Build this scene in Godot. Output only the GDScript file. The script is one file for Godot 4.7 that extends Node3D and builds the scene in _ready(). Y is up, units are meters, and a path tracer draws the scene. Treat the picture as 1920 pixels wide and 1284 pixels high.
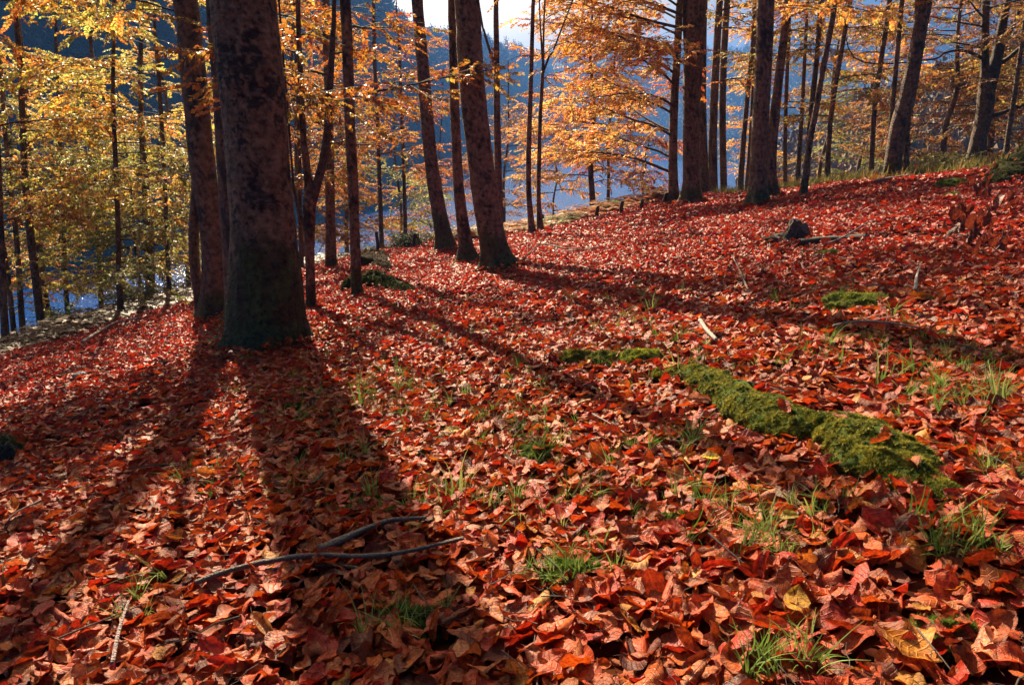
extends Node3D

# ---------------------------------------------------------------- shared state
const FOCAL := 1400.0
const PITCH := 15.0
const LAKE_Y := -14.0
var eye := Vector3(0, 1.016, 0)
var names := {}
var n_a := FastNoiseLite.new()
var n_b := FastNoiseLite.new()
var n_c := FastNoiseLite.new()
var bark_mat: StandardMaterial3D
var branch_mat: StandardMaterial3D
var crown_mat: StandardMaterial3D
var litter_mat: StandardMaterial3D
var grass_mat: StandardMaterial3D
var moss_mat: StandardMaterial3D
var ground_mat: StandardMaterial3D
var wood_mat: StandardMaterial3D
var stone_mat: StandardMaterial3D
var forest_mat: StandardMaterial3D
var spray_meshes: Array = []
var leaf_meshes: Array = []
var leaf_shape_words: Array = []
var tree_count := 0
var piles: Array = []

# ---------------------------------------------------------------- a growing mesh
class Shape:
	var v := PackedVector3Array()
	var c := PackedColorArray()
	var uv := PackedVector2Array()
	var ix := PackedInt32Array()
	func vert(p: Vector3, col: Color, t := Vector2.ZERO) -> int:
		v.append(p)
		c.append(col)
		uv.append(t)
		return v.size() - 1
	func tri(a: int, b: int, d: int) -> void:
		ix.append(a)
		ix.append(b)
		ix.append(d)
	func quad(a: int, b: int, d: int, e: int) -> void:
		tri(a, b, d)
		tri(a, d, e)
	func commit(mat: Material = null) -> ArrayMesh:
		var n := PackedVector3Array()
		n.resize(v.size())
		for k in range(0, ix.size(), 3):
			var a := ix[k]
			var b := ix[k + 1]
			var d := ix[k + 2]
			var f := (v[d] - v[a]).cross(v[b] - v[a])
			n[a] += f
			n[b] += f
			n[d] += f
		for k in n.size():
			n[k] = n[k].normalized() if n[k].length_squared() > 1e-20 else Vector3.UP
		var arr := []
		arr.resize(Mesh.ARRAY_MAX)
		arr[Mesh.ARRAY_VERTEX] = v
		arr[Mesh.ARRAY_NORMAL] = n
		arr[Mesh.ARRAY_COLOR] = c
		arr[Mesh.ARRAY_TEX_UV] = uv
		arr[Mesh.ARRAY_INDEX] = ix
		var m := ArrayMesh.new()
		m.add_surface_from_arrays(Mesh.PRIMITIVE_TRIANGLES, arr)
		if mat:
			m.surface_set_material(0, mat)
		return m

# ---------------------------------------------------------------- naming
func numbered(called: String) -> String:
	var k: int = names.get(called, 0)
	names[called] = k + 1
	return called if k == 0 else "%s_%03d" % [called, k]

func tag(o: Node, label := "", category := "", group := "", kind := "") -> Node:
	if label != "": o.set_meta("label", label)
	if category != "": o.set_meta("category", category)
	if group != "": o.set_meta("group", group)
	if kind != "": o.set_meta("kind", kind)
	return o

func thing(called: String, where: Vector3, label: String, category: String, group := "") -> Node3D:
	var o := Node3D.new()
	o.name = numbered(called)
	add_child(o)
	o.position = where
	tag(o, label, category, group)
	return o

func part(called: String, m: Mesh, parent: Node) -> MeshInstance3D:
	var o := MeshInstance3D.new()
	o.mesh = m
	var k := 0
	var nm := called
	while parent.has_node(NodePath(nm)):
		k += 1
		nm = "%s_%03d" % [called, k]
	o.name = nm
	parent.add_child(o)
	return o

func single(called: String, m: Mesh, where: Vector3, label: String, category: String, group := "", kind := "") -> MeshInstance3D:
	var o := MeshInstance3D.new()
	o.mesh = m
	o.name = numbered(called)
	add_child(o)
	o.position = where
	tag(o, label, category, group, kind)
	return o

func scatter(called: String, m: Mesh, xf: Array, cols: Array, parent: Node) -> MultiMeshInstance3D:
	var mm := MultiMesh.new()
	mm.transform_format = MultiMesh.TRANSFORM_3D
	mm.use_colors = true
	mm.mesh = m
	mm.instance_count = xf.size()
	for i in xf.size():
		mm.set_instance_transform(i, xf[i])
		mm.set_instance_color(i, cols[i])
	var o := MultiMeshInstance3D.new()
	o.multimesh = mm
	var k := 0
	var nm := called
	while parent.has_node(NodePath(nm)):
		k += 1
		nm = "%s_%03d" % [called, k]
	o.name = nm
	o.set_meta("kind", "stuff")
	parent.add_child(o)
	return o

# ---------------------------------------------------------------- places
func ray(px: float, py: float) -> Vector3:
	var x := (px - 960.0) / FOCAL
	var y := (642.0 - py) / FOCAL
	var s := sin(deg_to_rad(PITCH))
	var c := cos(deg_to_rad(PITCH))
	return Vector3(x, y * c - s, -y * s - c)

func on_z(px: float, py: float, z: float) -> Vector3:
	var d := ray(px, py)
	return eye + d * (z / d.z)

func on_ground(px: float, py: float, far := 60.0) -> Vector3:
	var d := ray(px, py)
	var t := 0.4
	while t < far:
		var p := eye + d * t
		if p.y < ground(p.x, p.z):
			var lo := t - 0.1
			var hi := t
			for k in 12:
				var mid := (lo + hi) * 0.5
				p = eye + d * mid
				if p.y < ground(p.x, p.z): hi = mid
				else: lo = mid
			p = eye + d * hi
			return Vector3(p.x, ground(p.x, p.z), p.z)
		t += 0.1
	var q := eye + d * 20.0
	return Vector3(q.x, ground(q.x, q.z), q.z)

func lut(x: float, t: Array) -> float:
	if x <= t[0][0]: return t[0][1]
	for k in range(1, t.size()):
		if x <= t[k][0]:
			var u: float = (x - t[k - 1][0]) / (t[k][0] - t[k - 1][0])
			u = u * u * (3.0 - 2.0 * u)
			return lerpf(t[k - 1][1], t[k][1], u)
	return t[t.size() - 1][1]

var crest_t := [[-180.0, 60.0], [-110.0, 22.0], [-60.0, 12.0], [-35.4, 13.3], [-25.6, 17.0], [-11.3, 23.5], [1.6, 20.0], [11.6, 25.0], [20.7, 20.0], [27.3, 17.5], [33.7, 15.0], [60.0, 14.0], [110.0, 40.0], [180.0, 60.0]]
var drop_t := [[-180.0, 0.0], [-110.0, 0.15], [-60.0, 0.42], [12.0, 0.42], [17.0, 0.3], [22.0, 0.14], [28.0, 0.05], [40.0, 0.0], [180.0, 0.0]]

func crest(th: float) -> float: return lut(th, crest_t)

func ground(x: float, z: float) -> float:
	var r := sqrt(x * x + z * z)
	var th := rad_to_deg(atan2(x, -z))
	var y := 0.168 * x + 0.066 * z
	if r > 40.0: y *= (40.0 + (r - 40.0) * 0.35) / r
	y += n_a.get_noise_2d(x * 9.0, z * 9.0) * 0.10 * clampf(r / 6.0, 0.3, 1.0)
	y += n_b.get_noise_2d(x * 40.0, z * 40.0) * 0.045
	var t := r - crest(th)
	if t > 0.0:
		y -= lut(th, drop_t) * (t - 4.0 * (1.0 - exp(-t / 4.0))) 
	return maxf(y, -17.0)

# ---------------------------------------------------------------- shapes
func catmull(pts: Array, per: int) -> PackedVector3Array:
	var out := PackedVector3Array()
	for i in pts.size() - 1:
		var a: Vector3 = pts[maxi(i - 1, 0)]
		var b: Vector3 = pts[i]
		var c: Vector3 = pts[i + 1]
		var d: Vector3 = pts[mini(i + 2, pts.size() - 1)]
		for k in per:
			out.append(b.cubic_interpolate(c, a, d, float(k) / per))
	out.append(pts[pts.size() - 1])
	return out

func tube(s: Shape, pts: PackedVector3Array, r0: float, r1: float, sides: int, col: Color, wob := 0.0) -> void:
	var first := s.v.size()
	for i in pts.size():
		var d := pts[mini(i + 1, pts.size() - 1)] - pts[maxi(i - 1, 0)]
		d = d.normalized()
		var a := d.cross(Vector3.UP if absf(d.y) < 0.9 else Vector3.RIGHT).normalized()
		var b := d.cross(a)
		var r := lerpf(r0, r1, float(i) / (pts.size() - 1))
		for k in sides:
			var ph := TAU * k / sides
			var rr := r
			if wob > 0.0: rr *= 1.0 + wob * n_a.get_noise_3dv((pts[i] + a * cos(ph) * 0.2 + b * sin(ph) * 0.2) * 600.0)
			s.vert(pts[i] + (a * cos(ph) + b * sin(ph)) * rr, col, Vector2(float(k) / sides, i))
	for i in pts.size() - 1:
		for k in sides:
			var k2 := (k + 1) % sides
			s.quad(first + i * sides + k, first + (i + 1) * sides + k, first + (i + 1) * sides + k2, first + i * sides + k2)
	if sides > 3:
		for e in [0, pts.size() - 1]:
			var m := s.vert(pts[e], col)
			for k in sides:
				var k2 := (k + 1) % sides
				if e == 0: s.tri(m, first + k, first + k2)
				else: s.tri(m, first + e * sides + k2, first + e * sides + k)

func bark_colour(p: Vector3, h: float, moss_h: float, seedv: float, light: float) -> Color:
	var q := p + Vector3(seedv, 0, seedv * 0.7)
	var n := n_a.get_noise_3dv(q * Vector3(420, 300, 420))
	var col := Color(0.27, 0.16, 0.098) * (0.86 + 0.36 * n) * light
	var fine := n_b.get_noise_3dv(q * Vector3(1300, 1900, 1300))
	col = col.lerp(Color(0.36, 0.22, 0.14) * light, clampf(fine * 1.4 - 0.15, 0.0, 0.6))
	var bl := n_b.get_noise_3dv(q * Vector3(330, 260, 330) + Vector3(9, 4, 2)) + 0.55 * n_a.get_noise_3dv(q * Vector3(1400, 1200, 1400)) + 0.35 * n_c.get_noise_3dv(q * Vector3(90, 60, 90))
	col = col.lerp(Color(0.026, 0.021, 0.02), smoothstep(0.25, 0.32, bl) * 0.92)
	var band := n_c.get_noise_3dv(q * Vector3(500, 2600, 500))
	col = col.lerp(Color(0.33, 0.25, 0.2) * light, clampf(band * 1.5 - 0.35, 0.0, 0.4))
	col = col.lerp(Color(0.05, 0.035, 0.028), clampf(-band * 1.6 - 0.5, 0.0, 0.35))
	var m := moss_h + 0.35 * moss_h * n_b.get_noise_3dv(q * Vector3(500, 200, 500)) + 0.2 * moss_h * fine
	var k := smoothstep(m + 0.18 * moss_h + 0.03, m - 0.18 * moss_h, h)
	var mc := Color(0.06, 0.042, 0.018).lerp(Color(0.07, 0.095, 0.02), clampf(0.5 + n * 1.2, 0, 1))
	col = col.lerp(mc, k * (0.92 if moss_h > 0.05 else 0.0))
	col.a = 1.0
	return col

# ---------------------------------------------------------------- trees
var palettes := [
	[Color(0.74, 0.54, 0.08), Color(0.58, 0.52, 0.09), Color(0.78, 0.36, 0.06), Color(0.46, 0.5, 0.11)],
	[Color(0.85, 0.5, 0.1), Color(0.82, 0.38, 0.06), Color(0.72, 0.24, 0.04), Color(0.76, 0.58, 0.14)],
	[Color(0.5, 0.26, 0.03), Color(0.55, 0.2, 0.025), Color(0.4, 0.12, 0.025), Color(0.42, 0.3, 0.05)],
	[Color(0.48, 0.38, 0.07), Color(0.58, 0.32, 0.05), Color(0.36, 0.34, 0.08), Color(0.5, 0.2, 0.04)],
	[Color(0.42, 0.18, 0.05), Color(0.46, 0.24, 0.05), Color(0.3, 0.11, 0.05), Color(0.3, 0.22, 0.06)],
	[Color(0.3, 0.34, 0.07), Color(0.38, 0.38, 0.09), Color(0.22, 0.28, 0.06), Color(0.5, 0.38, 0.08)],
	[Color(0.62, 0.22, 0.04), Color(0.5, 0.13, 0.03), Color(0.66, 0.32, 0.05), Color(0.4, 0.1, 0.03)],
]

func tint(R: RandomNumberGenerator, pal: int) -> Color:
	var p: Array = palettes[pal]
	var a: Color = p[R.randi() % p.size()]
	var b: Color = p[R.randi() % p.size()]
	var col := a.lerp(b, R.randf() * 0.6) * R.randf_range(0.7, 1.15)
	col.a = 1.0
	return col

func limb(R: RandomNumberGenerator, s: Shape, sp: Array, sc: Array, start: Vector3, az: float, length: float, rise: float, r0: float, dens: float, pal: int) -> void:
	var pts := PackedVector3Array()
	var p := start
	var a := az
	var y := rise
	var n := 9
	var dirs := []
	for i in n:
		pts.append(p)
		var d := Vector3(sin(a), y, -cos(a)).normalized()
		dirs.append(d)
		p += d * length / (n - 1)
		a += R.randf_range(-0.24, 0.24)
		y = lerpf(y, -0.1, 0.13) + R.randf_range(-0.12, 0.12)
	var bark := Color(0.062, 0.044, 0.034)
	tube(s, pts, r0, 0.004, 5, bark)
	var subs := int(length * 4.2) + 2
	for k in subs:
		var t := 0.16 + 0.84 * (k + R.randf() * 0.7) / subs
		var f := t * (n - 1)
		var i := mini(int(f), n - 2)
		var o := pts[i].lerp(pts[i + 1], clampf(f - i, 0, 1))
		var d: Vector3 = dirs[i]
		var side := 1.0 if k % 2 == 0 else -1.0
		d = d.rotated(Vector3.UP, side * R.randf_range(0.5, 1.1))
		d.y = d.y * 0.5 + R.randf_range(-0.34, 0.3)
		d = d.normalized()
		var sl := length * 0.42 * (1.06 - t) + R.randf_range(0.22, 0.5)
		var q := PackedVector3Array()
		var e := o
		for j in 5:
			q.append(e)
			e += d * sl / 4.0
			d = (d + Vector3(R.randf_range(-0.16, 0.16), R.randf_range(-0.14, 0.09), R.randf_range(-0.16, 0.16))).normalized()
		tube(s, q, 0.005 + 0.22 * r0 * (1.0 - t), 0.0028, 3, bark)
		var m := int(sl / 0.17) + 1
		for j in m + 1:
			if R.randf() > dens: continue
			var u := float(j) / m * 3.98
			var w := q[int(u)].lerp(q[int(u) + 1], u - int(u))
			var sd := (q[4] - q[0]).normalized().rotated(Vector3.UP, R.randf_range(-0.9, 0.9) if j < m else 0.0)
			sd.y += R.randf_range(-0.55, 0.22)
			sd = sd.normalized()
			var up := (Vector3.UP + Vector3(R.randf_range(-0.75, 0.75), 0, R.randf_range(-0.75, 0.75))).normalized()
			var zz := sd.cross(up).normalized()
			var yy := zz.cross(sd)
			var scl := R.randf_range(0.62, 1.15)
			sp.append(Transform3D(Basis(sd * scl, yy * scl, zz * scl), w))
			sc.append(tint(R, pal))

# d: l label, p [[px, py, width px] ...] from the ground up, z depth (when the base is out of sight), h height, mo moss height, lb limbs, sd sides, g group, fl flare, li bark tone
func tree(d: Dictionary) -> void:
	tree_count += 1
	var R := RandomNumberGenerator.new()
	R.seed = 1000 + tree_count * 17
	var P: Array = d.p
	var zb: float
	if d.has("z"): zb = -float(d.z)
	else: zb = on_ground(P[0][0], P[0][1]).z
	var c: Array = []
	var rad: Array = []
	var lean: float = d.get("zl", 0.0)
	var b0 := on_z(P[0][0], P[0][1], zb)
	for q in P:
		var w := on_z(q[0], q[1], zb)
		var zz := zb + lean * (w.y - b0.y)
		w = on_z(q[0], q[1], zz)
		c.append(w)
		rad.append(q[2] * (eye - w).dot(Vector3(0, sin(deg_to_rad(PITCH)), cos(deg_to_rad(PITCH)))) / FOCAL * 0.5)
	# the foot goes into the soil wherever the slope is
	var g := ground(c[0].x, c[0].z)
	var down: Vector3 = (c[0] - c[1]).normalized()
	if c[0].y - g > 0.1:
		var steps := int((c[0].y - g) / 0.8) + 1
		var first: Vector3 = c[0]
		for k in steps:
			var e := first + Vector3(down.x * 0.3, -1, down.z * 0.3) * (first.y - g) * (k + 1.0) / steps
			c.push_front(e)
			rad.push_front(rad[0] * 1.05)
	g = ground(c[0].x, c[0].z)
	var base := Vector3(c[0].x, g, c[0].z)
	c.push_front(Vector3(c[0].x, g - 0.25, c[0].z) + Vector3(down.x, 0, down.z) * 0.05)
	rad.push_front(rad[0] * 1.1)
	# above the frame it grows on
	var H: float = d.get("h", 13.0)
	var top: Vector3 = c[c.size() - 1]
	var up: Vector3 = (top - c[c.size() - 2]).normalized()
	var rt: float = rad[rad.size() - 1]
	var rest := maxf(H - (top.y - g), 0.4)
	for k in 5:
		up = (up + Vector3(d.get("ol", 0.0) + R.randf_range(-0.06, 0.06), 0.12, R.randf_range(-0.06, 0.06))).normalized()
		top += up * rest / 5.0
		c.append(top)
		rad.append(lerpf(rt, 0.012, (k + 1) / 5.0))
	var per: int = d.get("per", 7)
	var line := catmull(c, per)
	var sides: int = d.get("sd", 14)
	var s := Shape.new()
	var moss: float = d.get("mo", 0.0)
	var flare: float = d.get("fl", 0.25)
	var tone: float = d.get("li", 1.0)
	var seedv := tree_count * 3.71
	var ph0 := R.randf() * TAU
	for i in line.size():
		var f := float(i) / per
		var j := mini(int(f), rad.size() - 2)
		var r: float = lerpf(rad[j], rad[j + 1], f - j)
		var hh := line[i].y - g
		for k in sides:
			var ph := TAU * k / sides
			var out := Vector3(cos(ph), 0, sin(ph))
			var lobes := 0.5 + 0.5 * cos(5.0 * ph + ph0) * (0.7 + 0.3 * cos(2.0 * ph + 1.3 * ph0))
			var rr := r * (1.0 + flare * exp(-maxf(hh, 0.0) / (0.85 * r + 0.03)) * (0.1 + 2.1 * lobes * lobes))
			rr *= 1.0 + 0.05 * n_a.get_noise_3dv((line[i] + out * r) * Vector3(240, 90, 240)) + 0.035 * n_b.get_noise_3dv((line[i] + out * r) * Vector3(900, 400, 900))
			var pos := line[i] + out * rr
			s.vert(pos - base, bark_colour(pos, hh, moss, seedv, tone), Vector2(float(k) / sides, f))
	for i in line.size() - 1:
		for k in sides:
			var k2 := (k + 1) % sides
			s.quad(i * sides + k, i * sides + k2, (i + 1) * sides + k2, (i + 1) * sides + k)
	var o := thing(d.get("n", "beech_tree"), base, d.l, "tree", d.get("g", ""))
	var foot: float = rad[2] if rad.size() > 2 else 0.1
	if base.length() < 24.0: piles.append([base, foot * 1.45, 80 + int(foot * 700), true])
	part("trunk", s.commit(bark_mat), o)
	if d.has("fork"):
		for fk in d.fork:
			var fp: Array = []
			var r0: float = 0.0
			var r1: float = 0.0
			for q in fk:
				var w := on_z(q[0], q[1], zb)
				if r0 == 0.0: r0 = q[2] * absf(zb) / FOCAL * 0.5
				r1 = q[2] * absf(zb) / FOCAL * 0.5
				fp.append(w - base)
			var l: Vector3 = fp[fp.size() - 1] - fp[fp.size() - 2]
			fp.append(fp[fp.size() - 1] + l.normalized() * 2.0 + Vector3(0, 0.8, 0))
			fp.append(fp[fp.size() - 1] + l.normalized() * 0.5 + Vector3(0, 2.0, 0))
			var fs := Shape.new()
			tube(fs, catmull(fp, 6), r0, maxf(r1 * 0.4, 0.006), 10, Color(0.12, 0.082, 0.062) * tone, 0.12)
			part("fork", fs.commit(bark_mat), o)
	var sp: Array = []
	var sc: Array = []
	for lb in d.get("lb", []):
		for k in int(lb[2]):
			var h := lerpf(lb[0], lb[1], (k + R.randf()) / lb[2])
			var start := line[0]
			var rr := 0.05
			for i in line.size() - 1:
				if line[i + 1].y - g >= h:
					start = line[i].lerp(line[i + 1], clampf((h - (line[i].y - g)) / maxf(line[i + 1].y - line[i].y, 0.001), 0, 1))
					rr = rad[mini(i / per, rad.size() - 1)]
					break
				start = line[i + 1]
			var s2 := Shape.new()
			var az := deg_to_rad(lb[3] + R.randf_range(-1, 1) * lb[4])
			limb(R, s2, sp, sc, start - base, az, lb[5] * R.randf_range(0.7, 1.2), lb[6] + R.randf_range(-0.12, 0.12), clampf(rr * 0.3, 0.009, 0.045), lb[7], int(lb[8]))
			part("branch", s2.commit(branch_mat), o)
	if sp.size() > 0:
		scatter("crown", spray_meshes[tree_count % spray_meshes.size()], sp, sc, o)

# a trunk given by where it stands: column in degrees, distance, lean
func far_tree(th: float, r: float, girth: float, height: float, lean: Vector2, limbs: Array, label: String, tone := 1.0, group := "") -> void:
	var x := sin(deg_to_rad(th)) * r
	var z := -cos(deg_to_rad(th)) * r
	tree_count += 1
	var R := RandomNumberGenerator.new()
	R.seed = 5000 + tree_count * 31
	var g := ground(x, z)
	var base := Vector3(x, g, z)
	var c: Array = [Vector3(0, -0.3, 0)]
	for k in 7:
		var t := (k + 1) / 7.0
		c.append(Vector3(lean.x * t * height + R.randf_range(-0.12, 0.12), height * t, lean.y * t * height + R.randf_range(-0.1, 0.1)))
	var line := catmull(c, 4)
	var s := Shape.new()
	for i in line.size():
		var t := float(i) / (line.size() - 1)
		for k in 9:
			var ph := TAU * k / 9
			var rr := girth * 0.5 * (1.0 - 0.85 * t) * (1.0 + 0.5 * exp(-t * 30.0))
			var pos := line[i] + Vector3(cos(ph), 0, sin(ph)) * rr
			s.vert(pos, bark_colour(pos + base, line[i].y, 0.2, tree_count * 2.3, tone))
	for i in line.size() - 1:
		for k in 9:
			s.quad(i * 9 + k, i * 9 + (k + 1) % 9, (i + 1) * 9 + (k + 1) % 9, (i + 1) * 9 + k)
	var o := thing("beech_tree", base, label, "tree", group)
	part("trunk", s.commit(bark_mat), o)
	var sp: Array = []
	var sc: Array = []
	for lb in limbs:
		for k in int(lb[2]):
			var h := lerpf(lb[0], lb[1], (k + R.randf()) / lb[2])
			var f := clampf(h / height, 0, 0.99) * (line.size() - 1)
			var start := line[int(f)].lerp(line[int(f) + 1], f - int(f))
			var s2 := Shape.new()
			limb(R, s2, sp, sc, start, deg_to_rad(lb[3] + R.randf_range(-1, 1) * lb[4]), lb[5] * R.randf_range(0.7, 1.2), lb[6] + R.randf_range(-0.12, 0.12), 0.022, lb[7], int(lb[8]))
			part("branch", s2.commit(branch_mat), o)
	if sp.size() > 0:
		scatter("crown", spray_meshes[tree_count % spray_meshes.size()], sp, sc, o)

func make_sprays() -> void:
	for k in 6:
		var R := RandomNumberGenerator.new()
		R.seed = 77 + k
		var s := Shape.new()
		var n := 21 + k % 4
		var pts := PackedVector3Array()
		for i in 5:
			pts.append(Vector3(i * 0.105, -0.012 * i * i * 0.4, 0.02 * sin(i * 1.3 + k)))
		tube(s, pts, 0.003, 0.0012, 3, Color(0.16, 0.12, 0.1))
		for i in n:
			var t := (i + 0.6) / n
			var o := Vector3(t * 0.43, -0.1 * t * t * 0.4, 0.0)
			var side := 1.0 if i % 2 == 0 else -1.0
			var yaw := side * R.randf_range(0.5, 1.15) if i < n - 1 else 0.0
			var d := Vector3(cos(yaw), R.randf_range(-0.8, 0.3), sin(yaw)).normalized()
			var up := (Vector3.UP + Vector3(R.randf_range(-1, 1), 0, R.randf_range(-1, 1))).normalized()
			var w := d.cross(up).normalized()
			up = w.cross(d)
			var L := R.randf_range(0.046, 0.082)
			var W := L * 0.33
			var b := R.randf_range(0.62, 1.2)
			var col := Color(b, b * R.randf_range(0.66, 1.22), b * R.randf_range(0.6, 1.2))
			if R.randf() < 0.12: col = Color(0.55, 0.34, 0.4)
			var a := s.vert(o, col)
			var m := s.vert(o + d * L * 0.5 - up * L * 0.06, col)
			var l := s.vert(o + d * L * 0.45 + w * W + up * L * 0.08, col)
			var r := s.vert(o + d * L * 0.45 - w * W + up * L * 0.08, col)
			var e := s.vert(o + d * L - up * L * 0.12, col)
			s.tri(a, l, m)
			s.tri(l, e, m)
			s.tri(a, m, r)
			s.tri(r, m, e)
		spray_meshes.append(s.commit(crown_mat))

# ---------------------------------------------------------------- fallen leaves
# one dry beech leaf, 1 long: bent along (bend), rolled across (roll), folded at the midrib (fold), crumpled
func leaf_mesh(seedv: int, bend: float, roll: float, fold: float, crumple: float, twist: float, width: float) -> ArrayMesh:
	var R := RandomNumberGenerator.new()
	R.seed = seedv
	var s := Shape.new()
	var nu := 11
	var nv := 7
	var off := R.randf() * 50.0
	for i in nu:
		var u := float(i) / (nu - 1)
		var hw := width * 0.5 * pow(sin(PI * pow(clampf(u * 0.985 + 0.012, 0, 1), 0.88)), 0.78)
		for j in nv:
			var v := float(j) / (nv - 1) * 2.0 - 1.0
			var edge := 1.0 + 0.035 * sin(u * 44.0 + v) * absf(v)
			var w := v * hw * edge
			var z := 0.02 * sin((u * 7.5 - absf(v) * 0.9) * TAU) * (0.3 + absf(v)) + fold * absf(w)
			z += crumple * 0.9 * n_c.get_noise_3d(u * 230.0 + off, v * 90.0, off)
			z += crumple * 0.7 * v * v * sin(u * 9.0 + off + v)
			var x := w
			if absf(roll) > 0.01:
				var k := roll * 3.0
				x = sin(w * k) / k
				z += (1.0 - cos(w * k)) / k
			var tw := twist * (u - 0.5)
			var xx := x * cos(tw) - z * sin(tw)
			var zz := x * sin(tw) + z * cos(tw)
			var y := u - 0.5
			if absf(bend) > 0.01:
				var yy := y
				y = sin(yy * bend) / bend - zz * sin(yy * bend)
				zz = (1.0 - cos(yy * bend)) / bend + zz * cos(yy * bend)
			s.vert(Vector3(xx, zz, y), Color(1, 1, 1), Vector2(v * 0.5 + 0.5, u))
	for i in nu - 1:
		for j in nv - 1:
			var a := i * nv + j
			s.quad(a, a + 1, a + nv + 1, a + nv)
	# stalk
	var mid := s.v[nv / 2]
	var st := PackedVector3Array([mid, mid + Vector3(0.02, 0.01, -0.09), mid + Vector3(0.07, 0.0, -0.2)])
	tube(s, st, 0.011, 0.007, 3, Color(0.7, 0.6, 0.6))
	return s.commit(litter_mat)

func make_leaves() -> void:
	var spec := [
		[0.6, 0.5, 0.05, 0.03, 0.2, 0.62, "flat"], [-0.9, 0.7, 0.1, 0.04, -0.3, 0.6, "arched"], [1.2, 1.0, 0.1, 0.05, 0.5, 0.62, "cupped"], [0.5, 2.2, 0.0, 0.05, 0.3, 0.6, "rolled"],
		[-1.3, -1.2, 0.15, 0.06, 0.7, 0.58, "humped"], [0.8, -1.6, 0.2, 0.05, -0.5, 0.6, "curled"], [1.7, 0.7, 0.3, 0.06, 0.9, 0.6, "twisted"], [0.3, 0.3, 0.5, 0.04, 0.1, 0.64, "folded"],
		[-0.4, 3.0, 0.0, 0.04, 0.3, 0.58, "tightly rolled"], [-1.8, 1.1, 0.1, 0.07, -0.7, 0.62, "crumpled"], [0.9, 0.6, -0.25, 0.05, 0.3, 0.66, "broad"], [2.1, -0.8, 0.1, 0.06, 0.2, 0.58, "bent"],
		[0.2, 0.9, 0.05, 0.09, -0.4, 0.6, "wavy"], [-0.6, -0.7, -0.4, 0.05, 0.4, 0.62, "creased"],
	]
	for k in spec.size():
		var q: Array = spec[k]
		leaf_meshes.append(leaf_mesh(300 + k, q[0], q[1], q[2], q[3], q[4], q[5]))
		leaf_shape_words.append(q[6])

var leaf_tints := [
	[Color(0.58, 0.088, 0.022), "rust red"], [Color(0.5, 0.045, 0.02), "deep red"], [Color(0.37, 0.08, 0.024), "reddish brown"], [Color(0.58, 0.15, 0.036), "copper"],
	[Color(0.56, 0.19, 0.075), "pale tan"], [Color(0.62, 0.13, 0.02), "bright orange red"], [Color(0.19, 0.038, 0.018), "dark brown"], [Color(0.46, 0.12, 0.045), "light brown"], [Color(0.66, 0.28, 0.05), "yellow orange"],
]
var leaf_weights := [0.24, 0.17, 0.15, 0.12, 0.04, 0.12, 0.09, 0.04, 0.03]

func pick_tint(R: RandomNumberGenerator) -> int:
	var x := R.randf()
	for k in leaf_weights.size():
		x -= leaf_weights[k]
		if x < 0.0: return k
	return 0

func slope(x: float, z: float) -> Vector3:
	var e := 0.06
	return Vector3(ground(x - e, z) - ground(x + e, z), 2.0 * e, ground(x, z - e) - ground(x, z + e)).normalized()

# ---------------------------------------------------------------- textures
func noise(freq: float, seedv: int, oct := 4) -> FastNoiseLite:
	var n := FastNoiseLite.new()
	n.noise_type = FastNoiseLite.TYPE_SIMPLEX_SMOOTH
	n.frequency = freq
	n.seed = seedv
	n.fractal_octaves = oct
	return n

func noise_tex(freq: float, seedv: int, lo: Color, hi: Color, size := 512) -> NoiseTexture2D:
	var t := NoiseTexture2D.new()
	t.width = size
	t.height = size
	t.seamless = true
	t.noise = noise(freq, seedv, 5)
	var g := Gradient.new()
	g.set_color(0, lo)
	g.set_color(1, hi)
	t.color_ramp = g
	return t

func leaf_textures() -> Array:
	var n := 192
	var a := Image.create(n, n, false, Image.FORMAT_RGBA8)
	var b := Image.create(n, n, false, Image.FORMAT_RGBA8)
	var nz := noise(0.03, 5, 4)
	for y in n:
		var u := float(y) / n
		for x in n:
			var v := float(x) / n * 2.0 - 1.0
			var rib := exp(-v * v * 900.0)
			var s := fposmod(u * 7.5 - absf(v) * 0.9, 1.0)
			var vein := exp(-pow((s - 0.5) * 13.0, 2.0)) * (1.0 - 0.4 * absf(v))
			var m := nz.get_noise_2d(x, y)
			var f := nz.get_noise_2d(x * 5.0, y * 5.0)
			var val := 0.84 + 0.26 * m + 0.12 * f + 0.22 * vein + 0.26 * rib - 0.13 * pow(absf(v), 6.0)
			if nz.get_noise_2d(x * 3.0 + 900.0, y * 3.0) > 0.42: val *= 0.6
			val = clampf(val, 0.1, 1.0)
			a.set_pixel(x, y, Color(val, clampf(val * (0.97 + 0.1 * m), 0, 1), clampf(val * (0.96 - 0.05 * m), 0, 1)))
			var h := clampf(0.5 + 0.25 * vein + 0.25 * rib + 0.12 * f, 0, 1)
			b.set_pixel(x, y, Color(h, h, h))
	return [ImageTexture.create_from_image(a), ImageTexture.create_from_image(b)]

func vc_material(rough: float) -> StandardMaterial3D:
	var m := StandardMaterial3D.new()
	m.vertex_color_use_as_albedo = true
	m.roughness = rough
	m.cull_mode = BaseMaterial3D.CULL_DISABLED
	return m

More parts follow.
